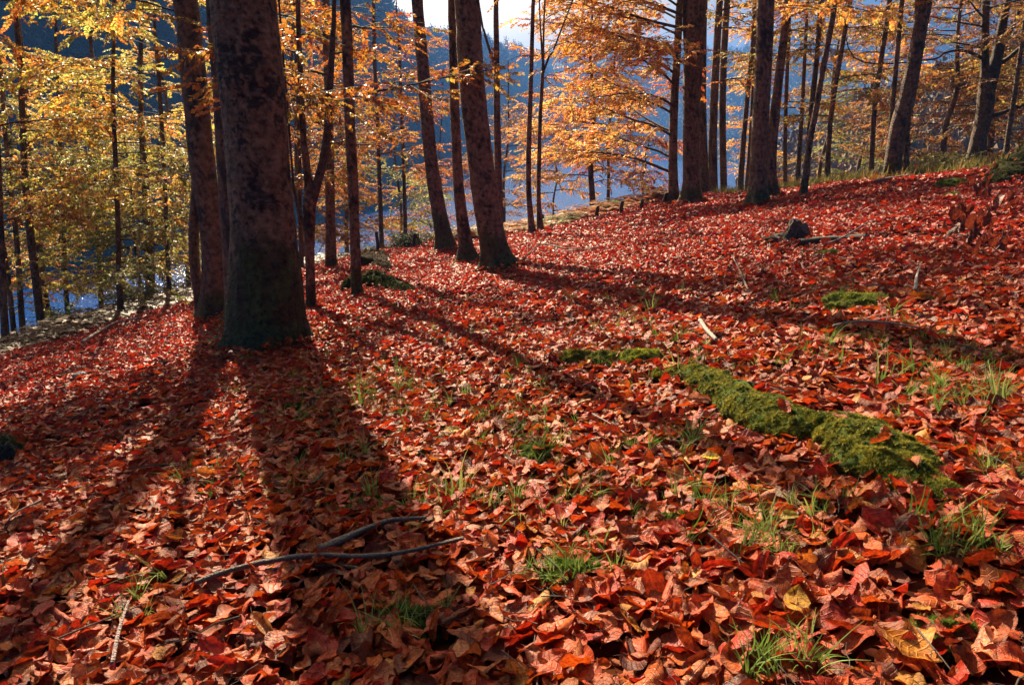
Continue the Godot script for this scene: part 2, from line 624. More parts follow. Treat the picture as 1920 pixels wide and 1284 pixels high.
func materials() -> void:
	bark_mat = vc_material(0.85)
	var bt := NoiseTexture2D.new()
	bt.width = 1024
	bt.height = 1024
	bt.seamless = true
	bt.noise = noise(0.009, 3, 7)
	var bg := Gradient.new()
	bg.offsets = PackedFloat32Array([0.0, 0.23, 0.265, 0.45, 0.6, 0.66, 0.72, 1.0])
	bg.colors = PackedColorArray([Color(0.22, 0.19, 0.18), Color(0.3, 0.26, 0.24), Color(0.7, 0.67, 0.64), Color(0.82, 0.79, 0.76), Color(0.9, 0.88, 0.85), Color(0.98, 0.98, 0.96), Color(1, 1, 0.97), Color(0.9, 0.95, 0.85)])
	bt.color_ramp = bg
	bark_mat.albedo_texture = bt
	bark_mat.uv1_triplanar = true
	bark_mat.uv1_scale = Vector3(1.3, 1.0, 1.3)
	bark_mat.heightmap_enabled = true
	bark_mat.heightmap_texture = noise_tex(0.045, 4, Color.BLACK, Color.WHITE)
	bark_mat.heightmap_scale = 4.0
	branch_mat = vc_material(0.9)
	crown_mat = vc_material(0.5)
	crown_mat.backlight_enabled = true
	crown_mat.backlight = Color(1, 1, 1)
	litter_mat = vc_material(0.42)
	var lt := leaf_textures()
	litter_mat.albedo_texture = lt[0]
	litter_mat.heightmap_enabled = true
	litter_mat.heightmap_texture = lt[1]
	litter_mat.heightmap_scale = 0.5
	litter_mat.backlight_enabled = true
	litter_mat.backlight = Color(0.8, 0.66, 0.55)
	litter_mat.metallic_specular = 0.36
	grass_mat = vc_material(0.75)
	grass_mat.metallic_specular = 0.25
	grass_mat.backlight_enabled = true
	grass_mat.backlight = Color(0.8, 0.8, 0.8)
	moss_mat = vc_material(0.95)
	moss_mat.metallic_specular = 0.1
	ground_mat = vc_material(0.95)
	ground_mat.metallic_specular = 0.1
	ground_mat.albedo_texture = noise_tex(0.05, 8, Color(0.45, 0.45, 0.45), Color(1, 1, 1))
	ground_mat.uv1_triplanar = true
	ground_mat.uv1_world_triplanar = true
	ground_mat.uv1_scale = Vector3(0.9, 0.9, 0.9)
	wood_mat = vc_material(0.8)
	wood_mat.albedo_texture = noise_tex(0.04, 11, Color(0.6, 0.6, 0.6), Color(1, 1, 1))
	wood_mat.uv1_triplanar = true
	wood_mat.uv1_scale = Vector3(6, 6, 6)
	wood_mat.heightmap_enabled = true
	wood_mat.heightmap_texture = bark_mat.heightmap_texture
	wood_mat.heightmap_scale = 1.0
	stone_mat = vc_material(0.85)
	stone_mat.albedo_texture = noise_tex(0.02, 12, Color(0.5, 0.5, 0.5), Color(1, 1, 1))
	stone_mat.uv1_triplanar = true
	stone_mat.uv1_scale = Vector3(3, 3, 3)
	stone_mat.heightmap_enabled = true
	stone_mat.heightmap_texture = bark_mat.heightmap_texture
	stone_mat.heightmap_scale = 3.0
	forest_mat = vc_material(0.9)

# ---------------------------------------------------------------- the setting
func make_ground() -> void:
	var ths := []
	var t := -180.0
	while t < 179.9:
		ths.append(t)
		t += 0.8 if t >= -46.0 and t < 46.0 else 3.0
	var rs := [0.0]
	var r := 0.3
	while r < 1100.0:
		rs.append(r)
		r *= 1.045 if r < 45.0 else 1.12
	var s := Shape.new()
	for i in rs.size():
		for k in ths.size():
			var th: float = ths[k]
			var x: float = sin(deg_to_rad(th)) * rs[i]
			var z: float = -cos(deg_to_rad(th)) * rs[i]
			var over: float = rs[i] - crest(th)
			var n := n_a.get_noise_2d(x * 30.0, z * 30.0)
			var col := Color(0.085, 0.022, 0.012).lerp(Color(0.04, 0.014, 0.008), clampf(0.5 + n, 0, 1))
			var wild := Color(0.07, 0.036, 0.016).lerp(Color(0.035, 0.04, 0.014), clampf(0.5 + 1.2 * n, 0, 1))
			col = col.lerp(wild, smoothstep(-0.5, 1.6, over + n))
			s.vert(Vector3(x, ground(x, z), z), col)
	var m := ths.size()
	for i in rs.size() - 1:
		for k in m:
			var k2 := (k + 1) % m
			s.quad(i * m + k, (i + 1) * m + k, (i + 1) * m + k2, i * m + k2)
	single("ground", s.commit(ground_mat), Vector3.ZERO, "woodland slope falling to the lake under a carpet of leaves", "", "", "structure")

# a wooded hillside: ridge elevation (degrees from the eye) and foot distance by bearing
func hill(called: String, label: String, th0: float, th1: float, foot: Array, depth: Array, ridge: Array, y0: float, rough: float, c0: Color, c1: Color, seedv: int) -> void:
	var s := Shape.new()
	var nt := 150
	var ns := 46
	for i in ns + 1:
		var u := float(i) / ns
		for k in nt + 1:
			var th := lerpf(th0, th1, float(k) / nt)
			var r := lut(th, foot) + u * lut(th, depth)
			var x := sin(deg_to_rad(th)) * r
			var z := -cos(deg_to_rad(th)) * r
			var top := tan(deg_to_rad(lut(th, ridge))) * (lut(th, foot) + 0.82 * lut(th, depth)) - y0
			var y := y0 + top * (sin(minf(u / 0.82, 1.0) * PI * 0.5) if u < 0.82 else 1.0 - (u - 0.82) * 0.6)
			var big := n_a.get_noise_2d(x * 0.35 + seedv, z * 0.35)
			var fine := n_b.get_noise_2d(x * 4.0, z * 4.0)
			y += u * (big * top * 0.14) + rough * fine * minf(u * 6.0, 1.0)
			var mix := clampf(0.5 + 0.9 * n_a.get_noise_2d(x * 1.2, z * 1.2 + seedv) + 0.5 * fine, 0, 1)
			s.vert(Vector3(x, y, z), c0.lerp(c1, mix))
	for i in ns:
		for k in nt:
			var a := i * (nt + 1) + k
			s.quad(a, a + nt + 1, a + nt + 2, a + 1)
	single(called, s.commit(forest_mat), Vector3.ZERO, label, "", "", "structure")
	# the wood on it, clump by clump
	var R := RandomNumberGenerator.new()
	R.seed = seedv
	var xf := []
	var cl := []
	for q in int(6000):
		var th := R.randf_range(th0, th1)
		var u := pow(R.randf(), 1.25) * 0.86
		var i := int(u * ns)
		var k := int((th - th0) / (th1 - th0) * nt)
		var p: Vector3 = s.v[mini(i, ns) * (nt + 1) + clampi(k, 0, nt)]
		p += Vector3(R.randf_range(-1, 1), 0, R.randf_range(-1, 1)) * 2.0
		var sc := R.randf_range(0.7, 1.3) * rough
		xf.append(Transform3D(Basis.from_euler(Vector3(0, R.randf() * TAU, 0)).scaled(Vector3(sc, sc * R.randf_range(0.9, 1.5), sc)), p))
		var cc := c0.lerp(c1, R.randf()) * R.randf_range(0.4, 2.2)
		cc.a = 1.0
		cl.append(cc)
	var clump := Shape.new()
	R.seed = 9
	for q in 150:
		var d := Vector3(R.randfn(), R.randfn(), R.randfn()).normalized()
		var p := d * R.randf_range(0.5, 1.05) * Vector3(1, 1.25, 1) + Vector3(0, 0.9, 0)
		var a := Vector3(R.randfn(), R.randfn(), R.randfn()).normalized() * 0.26
		var b := Vector3(R.randfn(), R.randfn(), R.randfn()).normalized() * 0.26
		var col := Color.WHITE * R.randf_range(0.7, 1.2)
		clump.tri(clump.vert(p, col), clump.vert(p + a, col), clump.vert(p + b, col))
	var wood := scatter(called + "_wood", clump.commit(forest_mat), xf, cl, self)
	tag(wood, "dense far wood covering " + label, "wood")

func make_setting() -> void:
	make_ground()
	# lake
	var pm := PlaneMesh.new()
	pm.size = Vector2(2600, 2000)
	var wm := StandardMaterial3D.new()
	wm.metallic_specular = 0.32
	wm.albedo_color = Color(0.05, 0.22, 0.46)
	wm.roughness = 0.13
	wm.normal_enabled = true
	wm.normal_scale = 0.55
	var wn := NoiseTexture2D.new()
	wn.width = 512
	wn.height = 512
	wn.seamless = true
	wn.as_normal_map = true
	wn.bump_strength = 5.0
	wn.noise = noise(0.03, 21, 4)
	wm.normal_texture = wn
	wm.uv1_scale = Vector3(420, 280, 1)
	pm.material = wm
	single("lake", pm, Vector3(0, LAKE_Y, -900), "still lake below the wood, dark at left and bright blue at right", "", "", "structure")
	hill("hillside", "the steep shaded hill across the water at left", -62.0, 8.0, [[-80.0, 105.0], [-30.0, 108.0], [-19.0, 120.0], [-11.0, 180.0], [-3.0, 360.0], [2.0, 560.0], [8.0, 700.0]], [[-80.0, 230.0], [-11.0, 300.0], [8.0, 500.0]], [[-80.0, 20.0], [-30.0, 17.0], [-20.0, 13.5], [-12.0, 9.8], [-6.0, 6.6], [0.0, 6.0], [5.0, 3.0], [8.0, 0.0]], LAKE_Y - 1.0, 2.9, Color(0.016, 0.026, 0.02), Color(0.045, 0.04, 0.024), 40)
	hill("mountain", "the hazy blue mountain beyond the lake at right", -12.0, 70.0, [[-12.0, 800.0], [8.0, 760.0], [18.0, 620.0], [30.0, 700.0], [70.0, 700.0]], [[-12.0, 700.0], [70.0, 700.0]], [[-12.0, 3.0], [0.0, 5.3], [8.0, 6.0], [15.0, 5.2], [22.0, 6.4], [28.0, 7.4], [40.0, 8.5], [70.0, 9.0]], LAKE_Y - 1.0, 6.0, Color(0.05, 0.055, 0.03), Color(0.1, 0.08, 0.04), 41)
	hill("wooded_bank", "the russet wooded bank rising at right", 17.0, 75.0, [[17.0, 120.0], [22.0, 85.0], [30.0, 60.0], [75.0, 55.0]], [[17.0, 60.0], [30.0, 110.0], [75.0, 140.0]], [[17.0, -6.0], [21.0, -1.0], [26.0, 1.6], [31.0, 3.4], [40.0, 6.0], [75.0, 12.0]], LAKE_Y + 2.0, 2.0, Color(0.16, 0.07, 0.025), Color(0.09, 0.075, 0.03), 42)

# ---------------------------------------------------------------- litter
func make_litter() -> void:
	var R := RandomNumberGenerator.new()
	R.seed = 4242
	var nv := leaf_meshes.size()
	var xf := []
	var cl := []
	for k in nv:
		xf.append([])
		cl.append([])
	var near := []
	var bands := [[0.55, 3.0, 1250.0], [3.0, 7.0, 900.0], [7.0, 13.0, 520.0], [13.0, 29.0, 230.0]]
	for b in bands:
		var span := deg_to_rad(88.0)
		var area: float = span * 0.5 * (b[1] * b[1] - b[0] * b[0])
		for q in int(area * b[2]):
			var th := R.randf_range(-0.5, 0.5) * span
			var r := sqrt(lerpf(b[0] * b[0], b[1] * b[1], R.randf()))
			var x := sin(th) * r
			var z := -cos(th) * r
			var over := r - crest(rad_to_deg(th))
			if over > 0.3 and R.randf() < smoothstep(0.3, 2.4, over) * 0.93: continue
			var bare := n_b.get_noise_2d(x * 60.0 + 50.0, z * 60.0)
			if r < 9.0 and bare > 0.36 and R.randf() < 0.4: continue
			var layer := R.randf()
			var nrm := slope(x, z) if r < 8.0 else Vector3(-0.165, 0.984, -0.065)
			var tilt := 0.34 + 0.5 * R.randf() * R.randf() * 2.0
			nrm = (nrm + Vector3(R.randfn(), 0, R.randfn()) * tilt * 0.62).normalized()
			var yaw := R.randf() * TAU
			var fwd := Vector3(sin(yaw), 0, cos(yaw))
			var xx := nrm.cross(fwd).normalized()
			var zz := xx.cross(nrm)
			var L := lerpf(0.042, 0.118, sqrt(R.randf()) * R.randf_range(0.58, 1.0))
			if r > 13.0: L *= 1.2
			if R.randf() < 0.14: L *= 0.45
			var flip := -1.0 if R.randf() < 0.42 else 1.0
			var basis := Basis(xx * L * flip, nrm * L * flip, zz * L)
			var pos := Vector3(x, ground(x, z) + 0.004 + 0.045 * layer, z)
			var k := R.randi() % nv
			var ti := pick_tint(R)
			var col: Color = leaf_tints[ti][0] * R.randf_range(0.72, 1.22)
			var crimson := smoothstep(2.5, 9.0, r + R.randf_range(-2.0, 2.0))
			col.g *= 1.0 - 0.32 * crimson
			col.b *= 1.0 + 0.4 * crimson
			col.a = 1.0
			if r < 3.0 and layer > 0.62 and L > 0.045:
				var d := pos - eye
				var dep := d.dot(Vector3(0, -sin(deg_to_rad(PITCH)), -cos(deg_to_rad(PITCH))))
				var uy := d.dot(Vector3(0, cos(deg_to_rad(PITCH)), -sin(deg_to_rad(PITCH)))) / dep * FOCAL
				var ux := d.x / dep * FOCAL
				if uy > -642.0 and absf(ux) < 960.0:
					near.append([dep / L, Transform3D(basis, pos), k, ti, ux])
					continue
			xf[k].append(Transform3D(basis, pos))
			cl[k].append(col)
	for q in piles:
		for m in int(q[2]):
			var a := R.randf() * TAU
			var rad: float = q[1] * (1.0 + absf(R.randfn()) * 0.35) if q[3] else q[1] * sqrt(R.randf())
			var x: float = q[0].x + cos(a) * rad
			var z: float = q[0].z + sin(a) * rad
			var y: float = ground(x, z) + R.randf_range(0.02, 0.1) * clampf(q[1] * 4.0, 0.4, 1.4) if q[3] else q[0].y + R.randf_range(0.0, 0.02)
			var L := R.randf_range(0.05, 0.095)
			var k := R.randi() % nv
			var bs := Basis.from_euler(Vector3(R.randfn() * 0.4, R.randf() * TAU, R.randfn() * 0.4)).scaled(Vector3(L, L, L))
			var col: Color = leaf_tints[pick_tint(R)][0] * R.randf_range(0.72, 1.22)
			col.a = 1.0
			xf[k].append(Transform3D(bs, Vector3(x, y, z)))
			cl[k].append(col)
	var tw := Shape.new()
	tube(tw, PackedVector3Array([Vector3(-0.5, 0, 0), Vector3(-0.2, 0.03, 0.02), Vector3(0.1, 0.0, -0.03), Vector3(0.5, 0.05, 0.02)]), 0.014, 0.006, 5, Color(1, 1, 1))
	tube(tw, PackedVector3Array([Vector3(0.0, 0.01, -0.02), Vector3(0.15, 0.06, 0.1), Vector3(0.3, 0.05, 0.16)]), 0.008, 0.004, 4, Color(1, 1, 1))
	var tx := []
	var tc := []
	for m in 520:
		var th := R.randf_range(-0.75, 0.75)
		var rr := 0.9 + 14.0 * pow(R.randf(), 1.3)
		var x := sin(th) * rr
		var z := -cos(th) * rr
		var L := R.randf_range(0.08, 0.2) if R.randf() < 0.8 else R.randf_range(0.2, 0.36)
		if rr < 2.6: L *= 0.6
		tx.append(Transform3D(Basis.from_euler(Vector3(R.randfn() * 0.15, R.randf() * TAU, R.randfn() * 0.15)).scaled(Vector3(L, L, L)), Vector3(x, ground(x, z) + R.randf_range(0.035, 0.06), z)))
		tc.append(Color(0.16, 0.11, 0.085).lerp(Color(0.36, 0.27, 0.22), R.randf()))
	var tws := thing("fallen_twigs", Vector3.ZERO, "small grey brown twigs strewn through the fallen leaves", "twigs")
	tag(tws, "", "", "", "stuff")
	scatter("twig_litter", tw.commit(wood_mat), tx, tc, tws)
	near.sort_custom(func(a, b): return a[0] < b[0])
	for i in range(300, near.size()):
		xf[near[i][2]].append(near[i][1])
		cl[near[i][2]].append(leaf_tints[near[i][3]][0])
	var drift := thing("fallen_leaves", Vector3.ZERO, "carpet of rust red fallen beech leaves over the whole slope", "leaves")
	tag(drift, "", "", "", "stuff")
	for k in nv:
		scatter("leaf_litter", leaf_meshes[k], xf[k], cl[k], drift)
	# the nearest leaves, one by one
	var mats := []
	for t in leaf_tints:
		var m: StandardMaterial3D = litter_mat.duplicate()
		var c: Color = t[0]
		m.albedo_color = c.linear_to_srgb()
		mats.append(m)
	for i in mini(300, near.size()):
		var q: Array = near[i]
		var o := single("fallen_leaf", leaf_meshes[q[2]], Vector3.ZERO, "%s%s %s beech leaf %s" % ["small " if q[1].basis.x.length() < 0.062 else "large " if q[1].basis.x.length() > 0.082 else "", leaf_tints[q[3]][1].replace("bright orange red", "orange red"), leaf_shape_words[q[2]], ["in the shaded front left corner", "left of the front centre", "at the front centre", "right of the front centre", "in the front right corner"][clampi(int((q[4] + 960.0) / 384.0), 0, 4)]], "leaf", "fallen beech leaves nearest the viewer")
		o.transform = q[1]
		o.material_override = mats[q[3]]

func special_leaf(px: float, py: float, k: int, L: float, col: Color, yaw: float, tiltx: float, label: String) -> void:
	var p := on_ground(px, py)
	var m: StandardMaterial3D = litter_mat.duplicate()
	m.albedo_color = col.linear_to_srgb()
	m.backlight = Color(1, 1, 1)
	var o := single("fallen_leaf", leaf_meshes[k], p + Vector3(0, 0.055, 0), label, "leaf")
	o.basis = Basis(Vector3.RIGHT, tiltx) * Basis(Vector3.UP, yaw) * Basis().scaled(Vector3(L, L, L))
	o.material_override = m

# ---------------------------------------------------------------- moss, grass, bracken
func sprig_mesh() -> ArrayMesh:
	var R := RandomNumberGenerator.new()
	R.seed = 31
	var s := Shape.new()
	for k in 13:
		var a := R.randf() * TAU
		var d := Vector3(cos(a) * 0.75, R.randf_range(0.25, 1.1), sin(a) * 0.75).normalized()
		var w := d.cross(Vector3.UP).normalized() * 0.13
		var b := R.randf_range(0.65, 1.2)
		var col := Color(b, b, b * 0.8)
		var o := Vector3(R.randf_range(-0.3, 0.3), 0, R.randf_range(-0.3, 0.3))
		s.tri(s.vert(o - w, col * 0.8), s.vert(o + w, col * 0.8), s.vert(o + d, col))
	return s.commit(grass_mat)

func moss_mound(o: Node3D, mesh: ArrayMesh, sprig: ArrayMesh, n: int, size: float, cols: Array, seedv: int, lo := -1.0) -> void:
	var R := RandomNumberGenerator.new()
	R.seed = seedv
	var arr := mesh.surface_get_arrays(0)
	var v: PackedVector3Array = arr[Mesh.ARRAY_VERTEX]
	var nn: PackedVector3Array = arr[Mesh.ARRAY_NORMAL]
	var ix: PackedInt32Array = arr[Mesh.ARRAY_INDEX]
	var xf := []
	var cl := []
	var tries := 0
	while xf.size() < n and tries < n * 8:
		tries += 1
		var t := (R.randi() % (ix.size() / 3)) * 3
		var a := R.randf()
		var b := R.randf()
		if a + b > 1.0:
			a = 1.0 - a
			b = 1.0 - b
		var p := v[ix[t]] + (v[ix[t + 1]] - v[ix[t]]) * a + (v[ix[t + 2]] - v[ix[t]]) * b
		var up := nn[ix[t]]
		if up.y < lo or R.randf() > 0.25 + 0.75 * clampf(up.y + 0.5, 0, 1): continue
		var cl_n := n_a.get_noise_3dv((p + o.position) * 1500.0)
		if cl_n < -0.42 or n_b.get_noise_3dv((p + o.position) * 800.0) > 0.42: continue
		up = (up + Vector3(R.randfn(), R.randfn(), R.randfn()) * 0.25).normalized()
		var x := up.cross(Vector3(sin(tries), 0.1, cos(tries))).normalized()
		var sc := size * R.randf_range(0.6, 1.4)
		xf.append(Transform3D(Basis(x * sc, up * sc, x.cross(up) * sc), p))
		var c: Color = cols[0]
		c = c.lerp(cols[1], clampf(0.5 + 1.1 * cl_n + R.randf_range(-0.3, 0.3), 0, 1)) * R.randf_range(0.75, 1.25)
		c.a = 1.0
		cl.append(c)
	scatter("moss_sprigs", sprig, xf, cl, o)

func mound(rx: float, ry: float, rz: float, seedv: float, col: Color) -> Shape:
	var s := Shape.new()
	var nr := 12
	var na := 26
	for i in nr + 1:
		var u := float(i) / nr
		for k in na:
			var a := TAU * k / na
			var d := Vector3(cos(a) * sin(u * PI * 0.5), cos(u * PI * 0.5), sin(a) * sin(u * PI * 0.5))
			var w := 1.0 + 0.5 * n_a.get_noise_3dv(d * 110.0 + Vector3(seedv, 0, 0)) + 0.25 * n_b.get_noise_3dv(d * 420.0 + Vector3(seedv, 0, 0))
			s.vert(Vector3(d.x * rx * w, d.y * ry * w - 0.02, d.z * rz * w), col)
	for i in nr:
		for k in na:
			s.quad(i * na + k, (i + 1) * na + k, (i + 1) * na + (k + 1) % na, i * na + (k + 1) % na)
	return s

func tuft_mesh(seedv: int, n: int, spread: float, height: float, wide := 0.022) -> ArrayMesh:
	var R := RandomNumberGenerator.new()
	R.seed = seedv
	var s := Shape.new()
	for k in n:
		var a := R.randf() * TAU
		var o := Vector3(cos(a), 0, sin(a)) * R.randf() * spread * 0.5
		var L := height * R.randf_range(0.5, 1.2)
		var out := Vector3(cos(a + R.randf_range(-0.6, 0.6)), 0, sin(a)) * R.randf_range(0.25, 0.95)
		var w := Vector3(-sin(a), 0, cos(a)) * height * wide
		var b := R.randf_range(0.7, 1.25)
		var col := Color(b, b, b * R.randf_range(0.6, 1.0))
		var last := []
		for i in 6:
			var t := i / 5.0
			var p := o + out * L * t * t + Vector3.UP * L * (t - 0.45 * t * t * out.length())
			var ww := w * (1.0 - t * 0.92)
			var cur := [s.vert(p - ww, col), s.vert(p + ww, col)]
			if i > 0: s.quad(last[0], last[1], cur[1], cur[0])
			last = cur
	return s.commit(grass_mat)

func bracken_mesh(seedv: int) -> ArrayMesh:
	var R := RandomNumberGenerator.new()
	R.seed = seedv
	var s := Shape.new()
	for f in 6:
		var a := TAU * f / 6 + R.randf_range(-0.4, 0.4)
		var out := Vector3(cos(a), 0, sin(a))
		var side := Vector3(-sin(a), 0, cos(a))
		var L := R.randf_range(0.5, 0.85)
		var pts := PackedVector3Array()
		for i in 7:
			var t := i / 6.0
			pts.append(out * L * t * 0.9 + Vector3.UP * L * (0.85 * t - 0.6 * t * t))
		tube(s, pts, 0.005, 0.002, 3, Color(0.8, 0.7, 0.6))
		var tone := R.randf_range(0.55, 1.25)
		for i in 9:
			var t := 0.24 + 0.74 * i / 8.0
			var u := t * 6.0
			var o := pts[mini(int(u), 5)].lerp(pts[mini(int(u), 5) + 1], u - int(u))
			for q in [-1.0, 1.0]:
				var pl := 0.3 * L * (1.1 - t) + 0.04
				var d: Vector3 = (side * q + out * 0.45 + Vector3(0, R.randf_range(-0.35, 0.1), 0)).normalized()
				var w := out * 0.055 * L
				var b := tone * R.randf_range(0.8, 1.2)
				var col := Color(b, b, b)
				var m0 := o + d * pl * 0.45
				s.tri(s.vert(o - w * 0.5, col), s.vert(m0 - w, col), s.vert(o + d * pl, col))
				s.tri(s.vert(o + w * 0.5, col), s.vert(o + d * pl, col), s.vert(m0 + w, col))
				s.tri(s.vert(o - w * 0.5, col), s.vert(o + d * pl, col), s.vert(o + w * 0.5, col))
	return s.commit(crown_mat)

func make_undergrowth() -> void:
	var R := RandomNumberGenerator.new()
	R.seed = 808
	# grass blades coming through the leaves
	var root := thing("grass", Vector3.ZERO, "thin green grass blades coming up through the leaf litter", "grass")
	tag(root, "", "", "", "stuff")
	var t1 := tuft_mesh(1, 7, 0.05, 0.12)
	var t2 := tuft_mesh(2, 12, 0.08, 0.14)
	var xf := [[], []]
	var cl := [[], []]
	var spots := [[960, 720, 6], [1000, 790, 5], [1250, 860, 4], [1100, 960, 5], [1340, 960, 4], [1560, 980, 4], [600, 800, 4], [560, 900, 4], [900, 640, 5], [1130, 620, 4], [1700, 640, 5], [720, 740, 9], [760, 780, 8], [700, 700, 6], [930, 830, 5], [1500, 690, 5], [1790, 700, 9], [1700, 760, 6], [1150, 690, 5], [1080, 1090, 8], [1420, 1040, 8], [1290, 650, 4], [780, 1180, 5], [1820, 1040, 7], [880, 950, 5], [1030, 850, 6], [740, 970, 5], [1600, 640, 5], [530, 720, 4], [250, 1120, 3], [1470, 1270, 4], [640, 770, 5], [1180, 560, 4], [800, 610, 5], [1480, 560, 4], [1640, 560, 5], [900, 560, 4], [1890, 900, 5], [1830, 770, 6], [430, 910, 4]]
	for sp in spots:
		for k in sp[2] * 3:
			var p := on_ground(sp[0] + R.randfn() * 60.0, sp[1] + R.randfn() * 20.0)
			var sc := R.randf_range(0.35, 0.9) * (1.0 if R.randf() < 0.9 else 1.6)
			var w := R.randi() % 2
			xf[w].append(Transform3D(Basis.from_euler(Vector3(R.randf_range(-0.6, 0.6), R.randf() * TAU, R.randf_range(-0.6, 0.6))).scaled(Vector3(sc, sc, sc)), p + Vector3(0, 0.028, 0)))
			cl[w].append(Color(0.12, 0.22, 0.04).lerp(Color(0.32, 0.32, 0.12), R.randf() * R.randf()))
	for k in 900:
		var th := R.randf_range(-40, 40)
		var r := R.randf_range(2.0, 22.0)
		var x := sin(deg_to_rad(th)) * r
		var z := -cos(deg_to_rad(th)) * r
		if n_b.get_noise_2d(x * 60.0 + 50.0, z * 60.0) < 0.22 or r > crest(th): continue
		var w := R.randi() % 2
		var sc := R.randf_range(0.5, 1.0)
		xf[w].append(Transform3D(Basis.from_euler(Vector3(0, R.randf() * TAU, 0)).scaled(Vector3(sc, sc, sc)), Vector3(x, ground(x, z), z)))
		cl[w].append(Color(0.09, 0.16, 0.03).lerp(Color(0.34, 0.28, 0.1), R.randf() * R.randf()))
	scatter("grass_blades", t1, xf[0], cl[0], root)
	scatter("grass_blades", t2, xf[1], cl[1], root)
	# rank grass on the brow
	var t3 := tuft_mesh(3, 9, 0.12, 0.17, 0.05)
	var brow := thing("brow_grass", Vector3.ZERO, "rank yellow green grass along the brow above the lake", "grass")
	tag(brow, "", "", "", "stuff")
	var b1 := []
	var c1 := []
	for k in 2600:
		var th := R.randf_range(-42, 42)
		var r := crest(th) + R.randf_range(-0.4, 4.5)
		var x := sin(deg_to_rad(th)) * r
		var z := -cos(deg_to_rad(th)) * r
		var sc := R.randf_range(0.9, 2.0)
		b1.append(Transform3D(Basis.from_euler(Vector3(0, R.randf() * TAU, 0)).scaled(Vector3(sc, sc, sc)), Vector3(x, ground(x, z), z)))
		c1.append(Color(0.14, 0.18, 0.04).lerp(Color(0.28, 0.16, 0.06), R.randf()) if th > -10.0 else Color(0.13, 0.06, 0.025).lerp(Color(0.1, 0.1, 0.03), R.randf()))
	scatter("grass_blades", t3, b1, c1, brow)
	# dead bracken on the brow
	var fern := thing("bracken", Vector3.ZERO, "dead rust coloured bracken along the brow beside the fence", "bracken")
	tag(fern, "", "", "", "stuff")
	for w in 2:
		var bx := []
		var bc := []
		for k in 420:
			var th := R.randf_range(-41, -13) if k % 2 == 0 else R.randf_range(-5, 13)
			var r := crest(th) + R.randf_range(-1.0, 2.2)
			var x := sin(deg_to_rad(th)) * r
			var z := -cos(deg_to_rad(th)) * r
			var sc := R.randf_range(0.4, 0.9) if k % 2 == 0 else R.randf_range(0.45, 1.15)
			bx.append(Transform3D(Basis.from_euler(Vector3(0, R.randf() * TAU, 0)).scaled(Vector3(sc, sc, sc)), Vector3(x, ground(x, z) - 0.03, z)))
			var warm := R.randf()
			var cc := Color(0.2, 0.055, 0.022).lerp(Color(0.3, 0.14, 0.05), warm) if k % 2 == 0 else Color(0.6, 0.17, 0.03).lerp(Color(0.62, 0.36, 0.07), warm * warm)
			if R.randf() < 0.16: cc = Color(0.24, 0.3, 0.06)
			cc = cc * R.randf_range(0.6, 1.2)
			cc.a = 1.0
			bc.append(cc)
		scatter("fronds", bracken_mesh(60 + w), bx, bc, fern)

func shrub(px: float, depth: float, w: float, h: float, n: int, pal_a: Color, pal_b: Color, label: String, seedv: int) -> void:
	var R := RandomNumberGenerator.new()
	R.seed = seedv
	var q := on_z(px, 500, -depth)
	var base := Vector3(q.x, ground(q.x, -depth), -depth)
	var o := thing("shrub", base, label, "shrub")
	var xf := []
	var cl := []
	for k in 7:
		var s := Shape.new()
		var a := R.randf() * TAU
		var d := Vector3(cos(a) * 0.6, 1.0, sin(a) * 0.6)
		var pts := PackedVector3Array()
		for i in 5:
			pts.append(Vector3(d.x * w * 0.5, d.y * h * 0.9, d.z * w * 0.5) * i / 4.0 + Vector3(R.randf_range(-0.03, 0.03), -0.05, 0))
		tube(s, pts, 0.012, 0.003, 4, Color(0.06, 0.045, 0.035))
		part("stem", s.commit(branch_mat), o)
	for k in n:
		var d := Vector3(R.randfn(), R.randfn() * 0.8, R.randfn()).normalized() * sqrt(R.randf())
		var p := Vector3(d.x * w * 0.5, h * 0.55 + d.y * h * 0.5, d.z * w * 0.5)
		var sc := R.randf_range(0.5, 0.9)
		xf.append(Transform3D(Basis.from_euler(Vector3(R.randf_range(-0.5, 0.5), R.randf() * TAU, R.randf_range(-0.4, 0.6))).scaled(Vector3(sc, sc, sc)), p))
		cl.append(pal_a.lerp(pal_b, R.randf()))
	scatter("foliage", spray_meshes[seedv % 6], xf, cl, o)

# ---------------------------------------------------------------- wood and stone on the ground
func stick(px: Array, r0: float, r1: float, col: Color, called: String, label: String, category: String, lift := 0.03, wob := 0.3) -> Node3D:
	var pts := []
	for q in px:
		var p := on_ground(q[0], q[1])
		pts.append(p + Vector3(0, lift + (q[2] if q.size() > 2 else 0.0), 0))
	var base: Vector3 = pts[0]
	for i in pts.size(): pts[i] -= base
	var o := thing(called, base, label, category)
	var s := Shape.new()
	tube(s, catmull(pts, 6), r0, r1, 9, col, wob)
	part("stem", s.commit(wood_mat), o)
	return o

func twig_part(o: Node3D, px: Array, r0: float, r1: float, col: Color, lift := 0.04) -> void:
	var pts := []
	for q in px:
		pts.append(on_ground(q[0], q[1]) + Vector3(0, lift + (q[2] if q.size() > 2 else 0.0), 0) - o.position)
	var s := Shape.new()
	tube(s, catmull(pts, 5), r0, r1, 6, col, 0.1)
	part("twig", s.commit(wood_mat), o)

